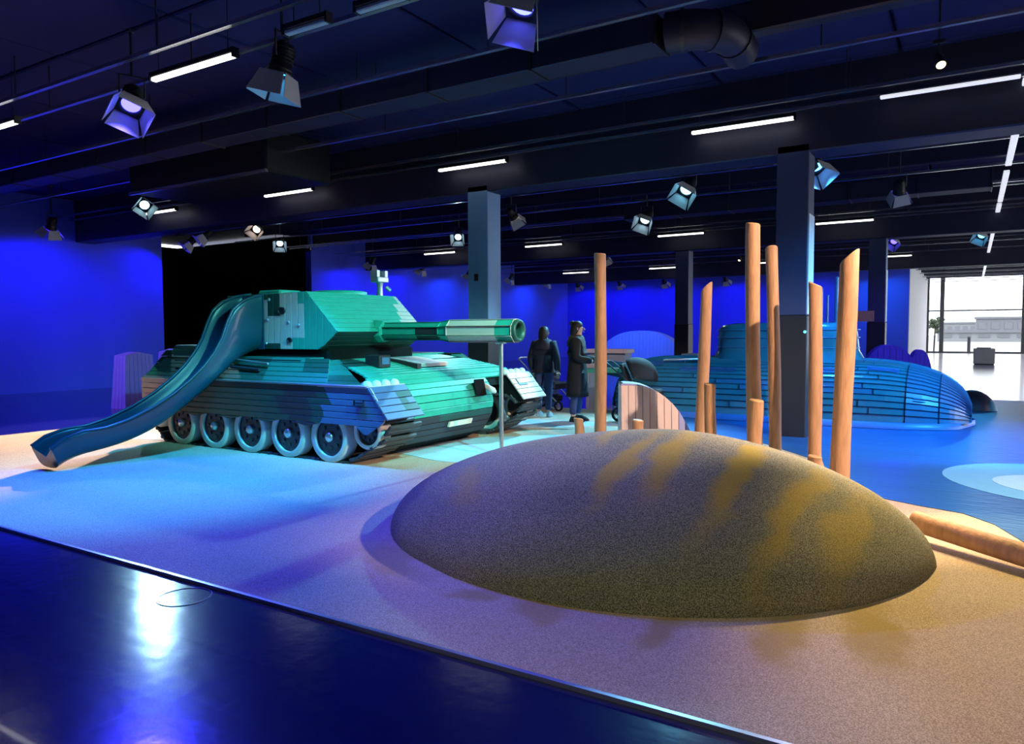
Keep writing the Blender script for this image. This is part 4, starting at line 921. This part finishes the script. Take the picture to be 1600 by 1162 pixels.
# ================================================================== posts
def log(name, base, top, r, label, slant=0.0, sdir=0.0, cat='wooden post', group='wooden posts around the mound'):
    base, top = Vector(base), Vector(top); rnd = random.Random(hash((round(base.x, 2), round(base.y, 2))) % 9999)
    t = thing(name, base, label, cat, group); n = 18; m_ = max(6, int((top-base).length/.16)); rings = []
    ax = (top-base).normalized(); u = ax.cross(Vector((0, 1, 0))).normalized(); v = ax.cross(u)
    lob = [rnd.uniform(-.03, .03) for _ in range(6)]; ph = rnd.uniform(0, 6)
    for i in range(m_ + 1):
        f = i/m_; c = base.lerp(top, f) + u*(.012*math.sin(f*3 + ph)) + v*(.010*math.sin(f*4 + 2*ph)); ring = []
        for k in range(n):
            a = 2*PI*k/n; rr_ = r*(1 + lob[0]*math.sin(2*a + ph) + lob[1]*math.sin(3*a + f*2) + .03*math.sin(f*9 + ph) + lob[2]*math.sin(a + f*5)) * (1 - .06*f)
            p = c + (u*math.cos(a) + v*math.sin(a))*rr_
            if i == m_: p = p + ax*(slant*math.cos(a - sdir)*r)
            ring.append(p)
        rings.append(ring)
    mb_ = MB(); mb_.rings(rings, cap=False); mb_.add(rings[0], [tuple(range(n))[::-1]]); mb_.build('trunk', M['wood'], t, t)
    e = MB(); last = rings[-1]; cc = sum((p for p in last), Vector())/n; r2 = [cc + (p-cc)*.88 + ax*.012 for p in last]
    e.rings([last, r2]); e.build('sawn_end', M['wood2'], t, t); return t
log('wooden_post', (-4.36, 9.36, .018), (-4.36, 9.36, 2.66), .083, 'tall round-topped wooden post standing alone left of the others', .1)
log('wooden_post', (-4.69, 9.37, .018), (-4.69, 9.37, .36), .072, 'short wooden stump left of the lone tall post', .15, 1)
log('wooden_post', (-3.6, 8.9, .018), (-3.6, 8.9, .45), .075, 'short wooden stump in front of the pink plank shell', .1)
log('wooden_post', (-3.08, 9.8, .024), (-3.02, 9.8, 2.18), .080, 'slender wooden post with slanted top beside a short stump', .9, PI)
log('wooden_post', (-2.66, 8.87, .024), (-2.66, 8.87, .95), .072, 'waist-high wooden stump beside the slender slanted post', .1)
log('wooden_post', (-2.09, 8.75, .024), (-2.16, 8.75, 2.82), .086, 'tallest wooden post left of the dark pillar', .15)
log('wooden_post', (-2.02, 8.42, .024), (-2.02, 8.42, .82), .086, 'knee-high wooden stump in front of the tallest post', .1)
log('wooden_post', (-2.06, 9.6, .024), (-2.12, 9.55, 2.62), .080, 'second tallest wooden post touching the dark pillar', .25, 2)
log('wooden_post', (-1.53, 9.2, .024), (-1.55, 9.2, 2.13), .078, 'wooden post just right of the dark pillar', .45, 0)
log('wooden_post', (-1.47, 8.96, .024), (-1.47, 8.96, .16), .078, 'very low wooden stump at the foot of the post right of the pillar', .1)
log('wooden_post', (-1.10, 8.18, .024), (-1.06, 8.1, 2.33), .097, 'thickest wooden post at the right with a slanted top', .8, PI)
log('fallen_log', (-.32, 6.30, .16), (1.5, 5.02, .10), .078, 'wooden log lying on the sand beside the mound', .2, 0, 'log', None)

# ================================================================== plank shells and other play objects
def shell(name, loc, wdt, hgt, dep, rz, label, mats, nplank=9, shape='dome', cat='plank shell'):
    """rounded wedge clad in upright planks: a curved top outline extruded to a depth"""
    t = thing(name, loc, label, cat, 'plank-clad play shells'); t.rotation_euler = (0, 0, rz)
    def top(u):
        if shape == 'dome': return hgt*max(.02, 1 - abs(2*u-1)**2.3)**.5
        if shape == 'quarter': return hgt*max(.05, 1 - (max(0, u-.1)/.9)**2.0)**.62
        return hgt*(1 - .06*abs(2*u-1))
    ins_ = (.10 if shape == 'taper' else .04)
    nn = 20
    cs = .78 if shape == 'taper' else .98
    core = [((-wdt/2 + wdt*i/nn)*cs, -dep/2*.68, max(.01, top(i/nn) - .035)) for i in range(nn+1)]
    mb_ = MB(); mb_.prism([(-wdt/2*cs, -dep/2*.68, 0)] + core + [(wdt/2*cs, -dep/2*.68, 0)], (0, dep*.68, 0)); c0 = mb_.build('core', M['under'], t)
    for s_ in (-1, 1):
        for i in range(nplank):
            u0, u1 = i/nplank, (i+1)/nplank; x0, x1 = -wdt/2 + wdt*u0, -wdt/2 + wdt*u1
            sh = lambda x, z: x*(1 - ins_*2*z/hgt) if shape == 'taper' else x
            y = s_*dep/2; h0, h1 = top(u0), top(u1)
            q0 = [(x0, y, 0), (x1, y, 0), (sh(x1, h1), y*(1 - .25*h1/hgt), h1), (sh(x0, h0), y*(1 - .25*h0/hgt), h0)]
            if s_ > 0: q0 = [q0[1], q0[0], q0[3], q0[2]]
            pl = MB(); a, b_, c, d = [Vector(p) for p in q0]; nv = (b_-a).cross(d-a); nv = nv.normalized() if nv.length > 1e-6 else V(0, s_, 0)
            g = .004; a.x += g*(1 if a.x < b_.x else -1); d.x += g*(1 if d.x < c.x else -1); b_.x -= g*(1 if a.x < b_.x else -1); c.x -= g*(1 if d.x < c.x else -1)
            pl.add([a, b_, c, d, a-nv*.03, b_-nv*.03, c-nv*.03, d-nv*.03], [(0,1,2,3), (7,6,5,4), (0,4,5,1), (1,5,6,2), (2,6,7,3), (3,7,4,0)])
            pl.build('plank', M[mats[i % len(mats)] if shape != 'quarter' else (mats[0] if i < nplank*.72 else mats[1])], t)
    for sx in (-1, 1):
        hh = top(0 if sx < 0 else 1)
        if hh < .15*hgt: continue
        for k in range(4):
            ya, yb = -dep/2 + dep*k/4, -dep/2 + dep*(k+1)/4; xo = sx*wdt/2; xi = xo*(1 - ins_*2) if shape == 'taper' else xo; sq = 1 - .25*hh/hgt
            ep = MB(); g = .005; ep.add([(xo, ya+g, 0), (xo, yb-g, 0), (xi, (yb-g)*sq, hh), (xi, (ya+g)*sq, hh)] + [(xo-sx*.03, ya+g, 0), (xo-sx*.03, yb-g, 0), (xi-sx*.03, (yb-g)*sq, hh), (xi-sx*.03, (ya+g)*sq, hh)], [(0,1,2,3), (7,6,5,4), (0,4,5,1), (1,5,6,2), (2,6,7,3), (3,7,4,0)])
            ep.build('end_plank', M[mats[0]], t)
    for i in range(nn):
        u0, u1 = i/nn, (i+1)/nn; z0, z1 = top(u0), top(u1); x0, x1 = -wdt/2 + wdt*u0, -wdt/2 + wdt*u1
        if shape == 'taper': x0 *= 1 - ins_*2; x1 *= 1 - ins_*2
        cp = MB(); yy = dep/2*.76; cp.add([(x0, -yy, z0), (x1, -yy, z1), (x1, yy, z1), (x0, yy, z0), (x0, -yy, z0-.03), (x1, -yy, z1-.03), (x1, yy, z1-.03), (x0, yy, z0-.03)], [(0,1,2,3), (7,6,5,4), (0,4,5,1), (1,5,6,2), (2,6,7,3), (3,7,4,0)])
        cp.build('cap_slat', M[mats[-1]], t)
    return t
shell('plank_shell', (-3.78, 9.93, .018), .98, .86, .6, .50, 'pink plank shell with lilac side standing behind the mound', ['pinkwood', 'bluewood'], 10, 'quarter')
shell('plank_shell', (-15.4, 9.3, 0), .78, 1.2, .5, PI/2 + .05, 'violet-lit plank block standing left of the tank rear', ['violet_lit_wood'], 7, 'taper')
shell('plank_shell', (-15.5, 10.35, 0), .7, 1.25, .5, PI/2 + .05, 'violet-lit plank block half hidden behind the tank rear', ['violet_lit_wood'], 7, 'taper')
shell('plank_shell', (-12.0, 30.0, 0), 3.9, 1.62, 1.0, .1, 'wide blue plank dome standing before the back curtain', ['bluewood'], 26, 'dome')
shell('plank_shell', (-12.5, 22.5, 0), .85, 1.35, .5, .5, 'narrow blue plank block seen between the two people', ['bluewood'], 7, 'taper')
shell('plank_shell', (-15.4, 22.5, 0), 1.3, .75, .6, .4, 'low blue plank dome seen left of the thin support pole', ['bluewood'], 9, 'dome')
shell('plank_shell', (-1.72, 20.4, 0), 1.35, 1.24, .9, .2, 'ultramarine rounded shell behind the submarine bow', ['deepblue'], 10, 'dome')
shell('plank_shell', (-1.12, 21.6, 0), .6, 1.1, .7, .2, 'small dark blue rounded shell at the white wall corner', ['deepblue'], 6, 'dome')
# low rock beside the bow
t = thing('play_rock', (.05, 17.3, .024), 'low dark rounded rock on the blue floor beyond the submarine bow', 'play rock', None)
mb = MB(); mb.rings([[(.05 + .42*r*math.cos(2*PI*k/24), 17.3 + .4*r*math.sin(2*PI*k/24), .024 + .38*(1-r*r)**.6) for k in range(24)] for r in (1, .97, .9, .78, .6, .4, .2, .02)]); mb.build('rock_body', M['duct'], t, t)
mb = MB(); mb.rings([[(.36 + .12*r*math.cos(2*PI*k/14), 17.15 + .12*r*math.sin(2*PI*k/14), .024 + .2*(1-r*r)**.6) for k in range(14)] for r in (1, .9, .6, .3, .02)]); mb.build('pale_stone', M['water_palest'], t, t)
# grey bench block by the window
t = thing('bench_block', (.54, 39.9, 0), 'grey block bench standing on the shiny floor before the end window', 'bench')
mb = MB(); mb.bbox((.12, 39.8, .05), (.96, 40.6, .74), .02); mb.build('block', M['box'], t, t)
mb = MB(); mb.box((.16, 39.84, 0), (.92, 40.56, .05)); mb.build('plinth', M['black'], t, t)
mb = MB(); mb.bbox((.25, 39.95, .74), (.8, 40.4, .79), .01); mb.build('seat_pad', M['greypanel'], t, t)
# pale wooden counters behind the submarine stern
def counter(x0, x1, y, h, label):
    t_ = thing('wooden_counter', ((x0+x1)/2, y, 0), label, 'counter')
    q = MB(); q.bbox((x0, y, h-.12), (x1, y+.6, h), .01); q.build('counter_top', M['crate'], t_, t_)
    q = MB(); q.box((x0+.05, y+.05, h-.42), (x1-.05, y+.5, h-.12)); q.build('panel', M['greypanel'], t_, t_)
    q = MB(); q.bbox((x0, y, h-.54), (x1, y+.6, h-.42), .01); q.build('shelf', M['crate'], t_, t_)
    for xx in (x0, x1-.08):
        q = MB(); q.box((xx, y+.02, 0), (xx+.08, y+.58, h-.54)); q.build('leg', M['crate'], t_, t_)
counter(-9.3, -8.07, 19.0, 1.1, 'pale wooden counter with grey panel right of the lone tall post')
counter(-6.5, -6.05, 19.0, 1.0, 'small pale wooden counter behind the submarine deck')

# ================================================================== people
def skin_obj(name, verts, edges, radii, m_, parent, sub=2):
    me = bpy.data.meshes.new(name); me.from_pydata([Vector(v) for v in verts], edges, []); me.materials.append(m_)
    o = bpy.data.objects.new(name, me); COL.objects.link(o); o.parent = parent
    o.modifiers.new('skin', 'SKIN'); sv = me.skin_vertices[0].data
    for i, r in enumerate(radii): sv[i].radius = (r, r) if not isinstance(r, tuple) else r
    sv[0].use_root = True
    s_ = o.modifiers.new('sub', 'SUBSURF'); s_.levels = sub; s_.render_levels = sub
    o.modifiers['skin'].use_smooth_shade = True
    return o
def hand(P, d, side):
    """vertices/edges/radii of a small relaxed hand: palm and five fingers starting at wrist P pointing along d"""
    d = Vector(d).normalized(); s_ = d.cross(Vector((0, 0, 1))); s_ = s_.normalized() if s_.length > .1 else Vector((1, 0, 0)); f = d.cross(s_).normalized()*side
    vs_, es, rs = [Vector(P), Vector(P) + d*.05], [(0, 1)], [.022, (.03, .016)]
    for k, (off, ln) in enumerate(((-.027, .068), (-.009, .078), (.009, .074), (.027, .058))):
        i = len(vs_); vs_ += [Vector(P) + d*.085 + s_*off, Vector(P) + d*(.085 + ln*.5) + s_*off + f*.008, Vector(P) + d*(.085 + ln*.9) + s_*off + f*.028]; es += [(1, i), (i, i+1), (i+1, i+2)]; rs += [.010, .009, .008]
    i = len(vs_); vs_ += [Vector(P) + d*.045 + s_*.04 + f*.012, Vector(P) + d*.085 + s_*.05 + f*.025]; es += [(0, i), (i, i+1)]; rs += [.012, .009]
    return vs_, es, rs
def person(loc, rz, label, H_, long_coat, upper, lower, hood, forward_arms):
    t = thing('person', loc, label, 'person'); t.rotation_euler = (0, 0, rz); s_ = H_/1.70
    S = lambda x, y, z: Vector((x*s_, y*s_, z*s_))      # faces -Y locally
    # body: one continuous figure
    if forward_arms: el, wr = (.25, -.02, 1.10), (.20, -.30, 1.05)
    else: el, wr = (.27, .03, 1.10), (.25, -.06, .86)
    B = [(0, .01, .95), (0, .01, 1.12), (0, 0, 1.32), (0, 0, 1.44), (0, -.005, 1.52), (0, -.015, 1.60), (0, -.01, 1.66),
         (.10, .01, .90), (.105, -.01, .50), (.11, .03, .09), (.115, -.10, .04), (-.10, .01, .90), (-.105, .03, .50), (-.11, .08, .09), (-.115, -.05, .04),
         (.18, .01, 1.40), el, wr, (-.18, .01, 1.40), (-el[0], el[1], el[2]), (-wr[0], wr[1], wr[2])]
    E = [(0,1),(1,2),(2,3),(3,4),(4,5),(5,6),(0,7),(7,8),(8,9),(9,10),(0,11),(11,12),(12,13),(13,14),(3,15),(15,16),(16,17),(3,18),(18,19),(19,20)]
    R_ = [(.14, .10), (.12, .09), (.15, .10), (.07, .06), .05, (.078, .09), .07, .085, .055, .04, .03, .085, .055, .04, .03, .055, .042, .03, .055, .042, .03]
    skin_obj('body', [S(*p) for p in B], E, [tuple(q*s_ for q in r) if isinstance(r, tuple) else r*s_ for r in R_], M['skin'], t)
    for sg, wv, ev in ((1, wr, el), (-1, (-wr[0], wr[1], wr[2]), (-el[0], el[1], el[2]))):
        hv, he, hr = hand(S(*wv), S(*wv) - S(*ev), sg); skin_obj('hand', hv, he, hr, M['skin'], t, 1)
    # trousers
    B2 = [(0, .01, .96), (.10, .01, .88), (.105, -.01, .50), (.11, .025, .11), (-.10, .01, .88), (-.105, .03, .50), (-.11, .075, .11), (0, .01, 1.06)]
    skin_obj('trousers', [S(*p) for p in B2], [(0,1),(1,2),(2,3),(0,4),(4,5),(5,6),(0,7)], [r*s_ for r in (.15, .11, .078, .065, .11, .078, .065, .15)], lower, t)
    # upper garment with sleeves
    B3 = [(0, .01, 1.02), (0, .01, 1.18), (0, 0, 1.34), (0, 0, 1.43), (.19, .01, 1.39), el, tuple(a + (b_-a)*.94 for a, b_ in zip(el, wr)), (-.19, .01, 1.39), (-el[0], el[1], el[2]), tuple(a + (b_-a)*.94 for a, b_ in zip((-el[0], el[1], el[2]), (-wr[0], wr[1], wr[2]))), (0, .01, .86)]
    skin_obj('jacket', [S(*p) for p in B3], [(0,1),(1,2),(2,3),(2,4),(4,5),(5,6),(2,7),(7,8),(8,9),(0,10)], [tuple(q*s_ for q in r) if isinstance(r, tuple) else r*s_ for r in ((.19, .15), (.19, .15), (.20, .15), (.10, .09), .10, .075, .06, .10, .075, .06, (.19, .15))], upper, t)
    if long_coat:
        q = MB(); q.rings([[S(rx*math.cos(2*PI*k/24), .01 + ry*math.sin(2*PI*k/24) + .012*math.sin(6*PI*k/24), z) for k in range(24)] for rx, ry, z in ((.19, .15, 1.12), (.21, .17, .95), (.235, .185, .75), (.25, .20, .55), (.255, .205, .44), (.235, .185, .45))], cap=False); q.build('coat_skirt', upper, t)
    if hood:
        q = MB(); q.rings([[S(rx*math.cos(2*PI*k/20), .03 + ry*math.sin(2*PI*k/20), z) for k in range(20)] for rx, ry, z in ((.21, .16, 1.30), (.20, .16, 1.38), (.15, .13, 1.47), (.10, .10, 1.50), (.09, .09, 1.46))], cap=False); q.build('hood_collar', hood, t)
    # hair
    q = MB(); q.rings([[S(rx*math.cos(2*PI*k/20), .018 + oy + ry*math.sin(2*PI*k/20), z) for k in range(20)] for rx, ry, oy, z in ((.07, .05, .06, 1.46), (.09, .075, .045, 1.52), (.097, .095, .025, 1.59), (.097, .105, .005, 1.65), (.08, .09, 0, 1.705), (.045, .05, 0, 1.735), (.005, .005, 0, 1.74))]); q.build('hair', M['hair'], t)
    if long_coat:
        q = MB(); c = S(0, .10, 1.70); q.rings([[(c.x + r*s_*math.cos(2*PI*k/12), c.y + r*s_*math.sin(2*PI*k/12), c.z + z*s_) for k in range(12)] for r, z in ((.01, -.05), (.045, -.03), (.05, 0), (.04, .03), (.005, .045))]); q.build('hair_bun', M['hair'], t)
    # face
    for sg in (-1, 1):
        q = MB(); c = S(.032*sg, -.098, 1.615); q.tube([c + V(0, .01, 0), c - V(0, .004, 0)], [.011, .007], 8); q.build('eye', M['hair'], t)
        q = MB(); c = S(.088*sg, -.01, 1.60); q.tube([c - V(0, 0, .025), c, c + V(0, 0, .025)], [.007, .013, .008], 8); q.build('ear', M['skin'], t)
    q = MB(); q.tube([S(0, -.09, 1.62), S(0, -.118, 1.585), S(0, -.095, 1.575)], [.007, .014, .006], 8); q.build('nose', M['skin'], t)
    q = MB(); q.tube([S(-.022, -.096, 1.548), S(0, -.103, 1.547), S(.022, -.096, 1.548)], .006, 6); q.build('mouth', M['inlay_brown'], t)
    for sg, x, y in ((1, .11, -.03), (-1, -.11, .02)):
        q = MB(); q.rings([[S(x + rx*math.cos(2*PI*k/16), y - .02 + oy + ry*math.sin(2*PI*k/16), z) for k in range(16)] for rx, ry, oy, z in ((.046, .13, 0, .0), (.05, .135, 0, .02), (.046, .11, .012, .055), (.042, .06, .045, .10))]); q.build('shoe', M['shoe_white'] if not long_coat else M['fabric_black'], t)
    return t
person((-5.83, 11.6, .024), PI*.5 + .3, 'person in a long black coat with olive hood beside the lone tall post', 1.72, True, M['coat'], M['jeans'], M['olive'], True)
person((-6.73, 12.0, .022), PI*1.05, 'person in a dark puffer jacket and navy jeans right of the tank', 1.64, False, M['jacket'], M['jeans'], M['jacket'], False)

# ================================================================== prams
def stroller(loc, rz, label, canopy_m, frame_m, sc=1.0):
    t = thing('stroller', loc, label, 'stroller'); t.rotation_euler = (0, 0, rz); t.scale = (sc, sc, sc)
    q = MB(); q.rings([[(.25*math.cos(PI*k/12), .14 - .38*math.sin(PI*k/12)*math.cos(a), .76 + .36*math.sin(PI*k/12)*math.sin(a)) for k in range(13)] for a in [-.2 + 2.3*i/9 for i in range(10)]], cap=False, closed=False)
    o = q.build('canopy', canopy_m, t); md = o.modifiers.new('th', 'SOLIDIFY'); md.thickness = .015
    q = MB(); q.bbox((-.23, -.30, .42), (.23, .28, .56), .03); q.build('seat', canopy_m, t)
    q = MB(); q.prism([(-.21, .18, .52), (.21, .18, .52), (.21, .36, 1.0), (-.21, .36, 1.0)], (0, .05, .0)); q.build('back_panel', canopy_m, t)
    q = MB(); q.bbox((-.2, -.2, .16), (.2, .3, .30), .03); q.build('basket', canopy_m, t)
    for sg in (-1, 1):
        q = MB(); q.tube([(.25*sg, -.42, .14), (.25*sg, .0, .46), (.25*sg, .42, .86), (.25*sg, .62, 1.02)], .014, 8); q.tube([(.25*sg, .40, .14), (.25*sg, .0, .46)], .014, 8); q.build('frame_side', frame_m, t)
    q = MB(); q.tube([(-.25, .62, 1.02), (-.15, .66, 1.04), (.15, .66, 1.04), (.25, .62, 1.02)], .017, 8); q.build('handlebar', frame_m, t)
    for x in (-.26, .26):
        for y, r in ((-.42, .10), (.40, .13)):
            q = MB(); q.rings([[(x + dx, y + rr_*math.cos(2*PI*k/20), r + rr_*math.sin(2*PI*k/20)) for k in range(20)] for rr_, dx in ((r*.7, -.018), (r, -.018), (r, .018), (r*.7, .018), (r*.7, -.018))], cap=False); wl_ = q.build('wheel', M['fabric_black'], t)
            q = MB(); q.tube([(x-.02, y, r), (x+.02, y, r)], .03, 10)
            for k in range(5): q.tube([(x, y, r), (x, y + r*.75*math.cos(2*PI*k/5), r + r*.75*math.sin(2*PI*k/5))], .006, 5)
            q.build('spokes', frame_m, wl_)
    return t
stroller((-4.85, 12.25, .024), PI*.5 + .2, 'black stroller with raised canopy right of the lone tall post', M['fabric_black'], M['bracket'])
stroller((-7.3, 13.25, .018), PI*.45, 'grey-framed stroller with pale handlebar standing between the two people', M['jacket'], M['greyframe'])
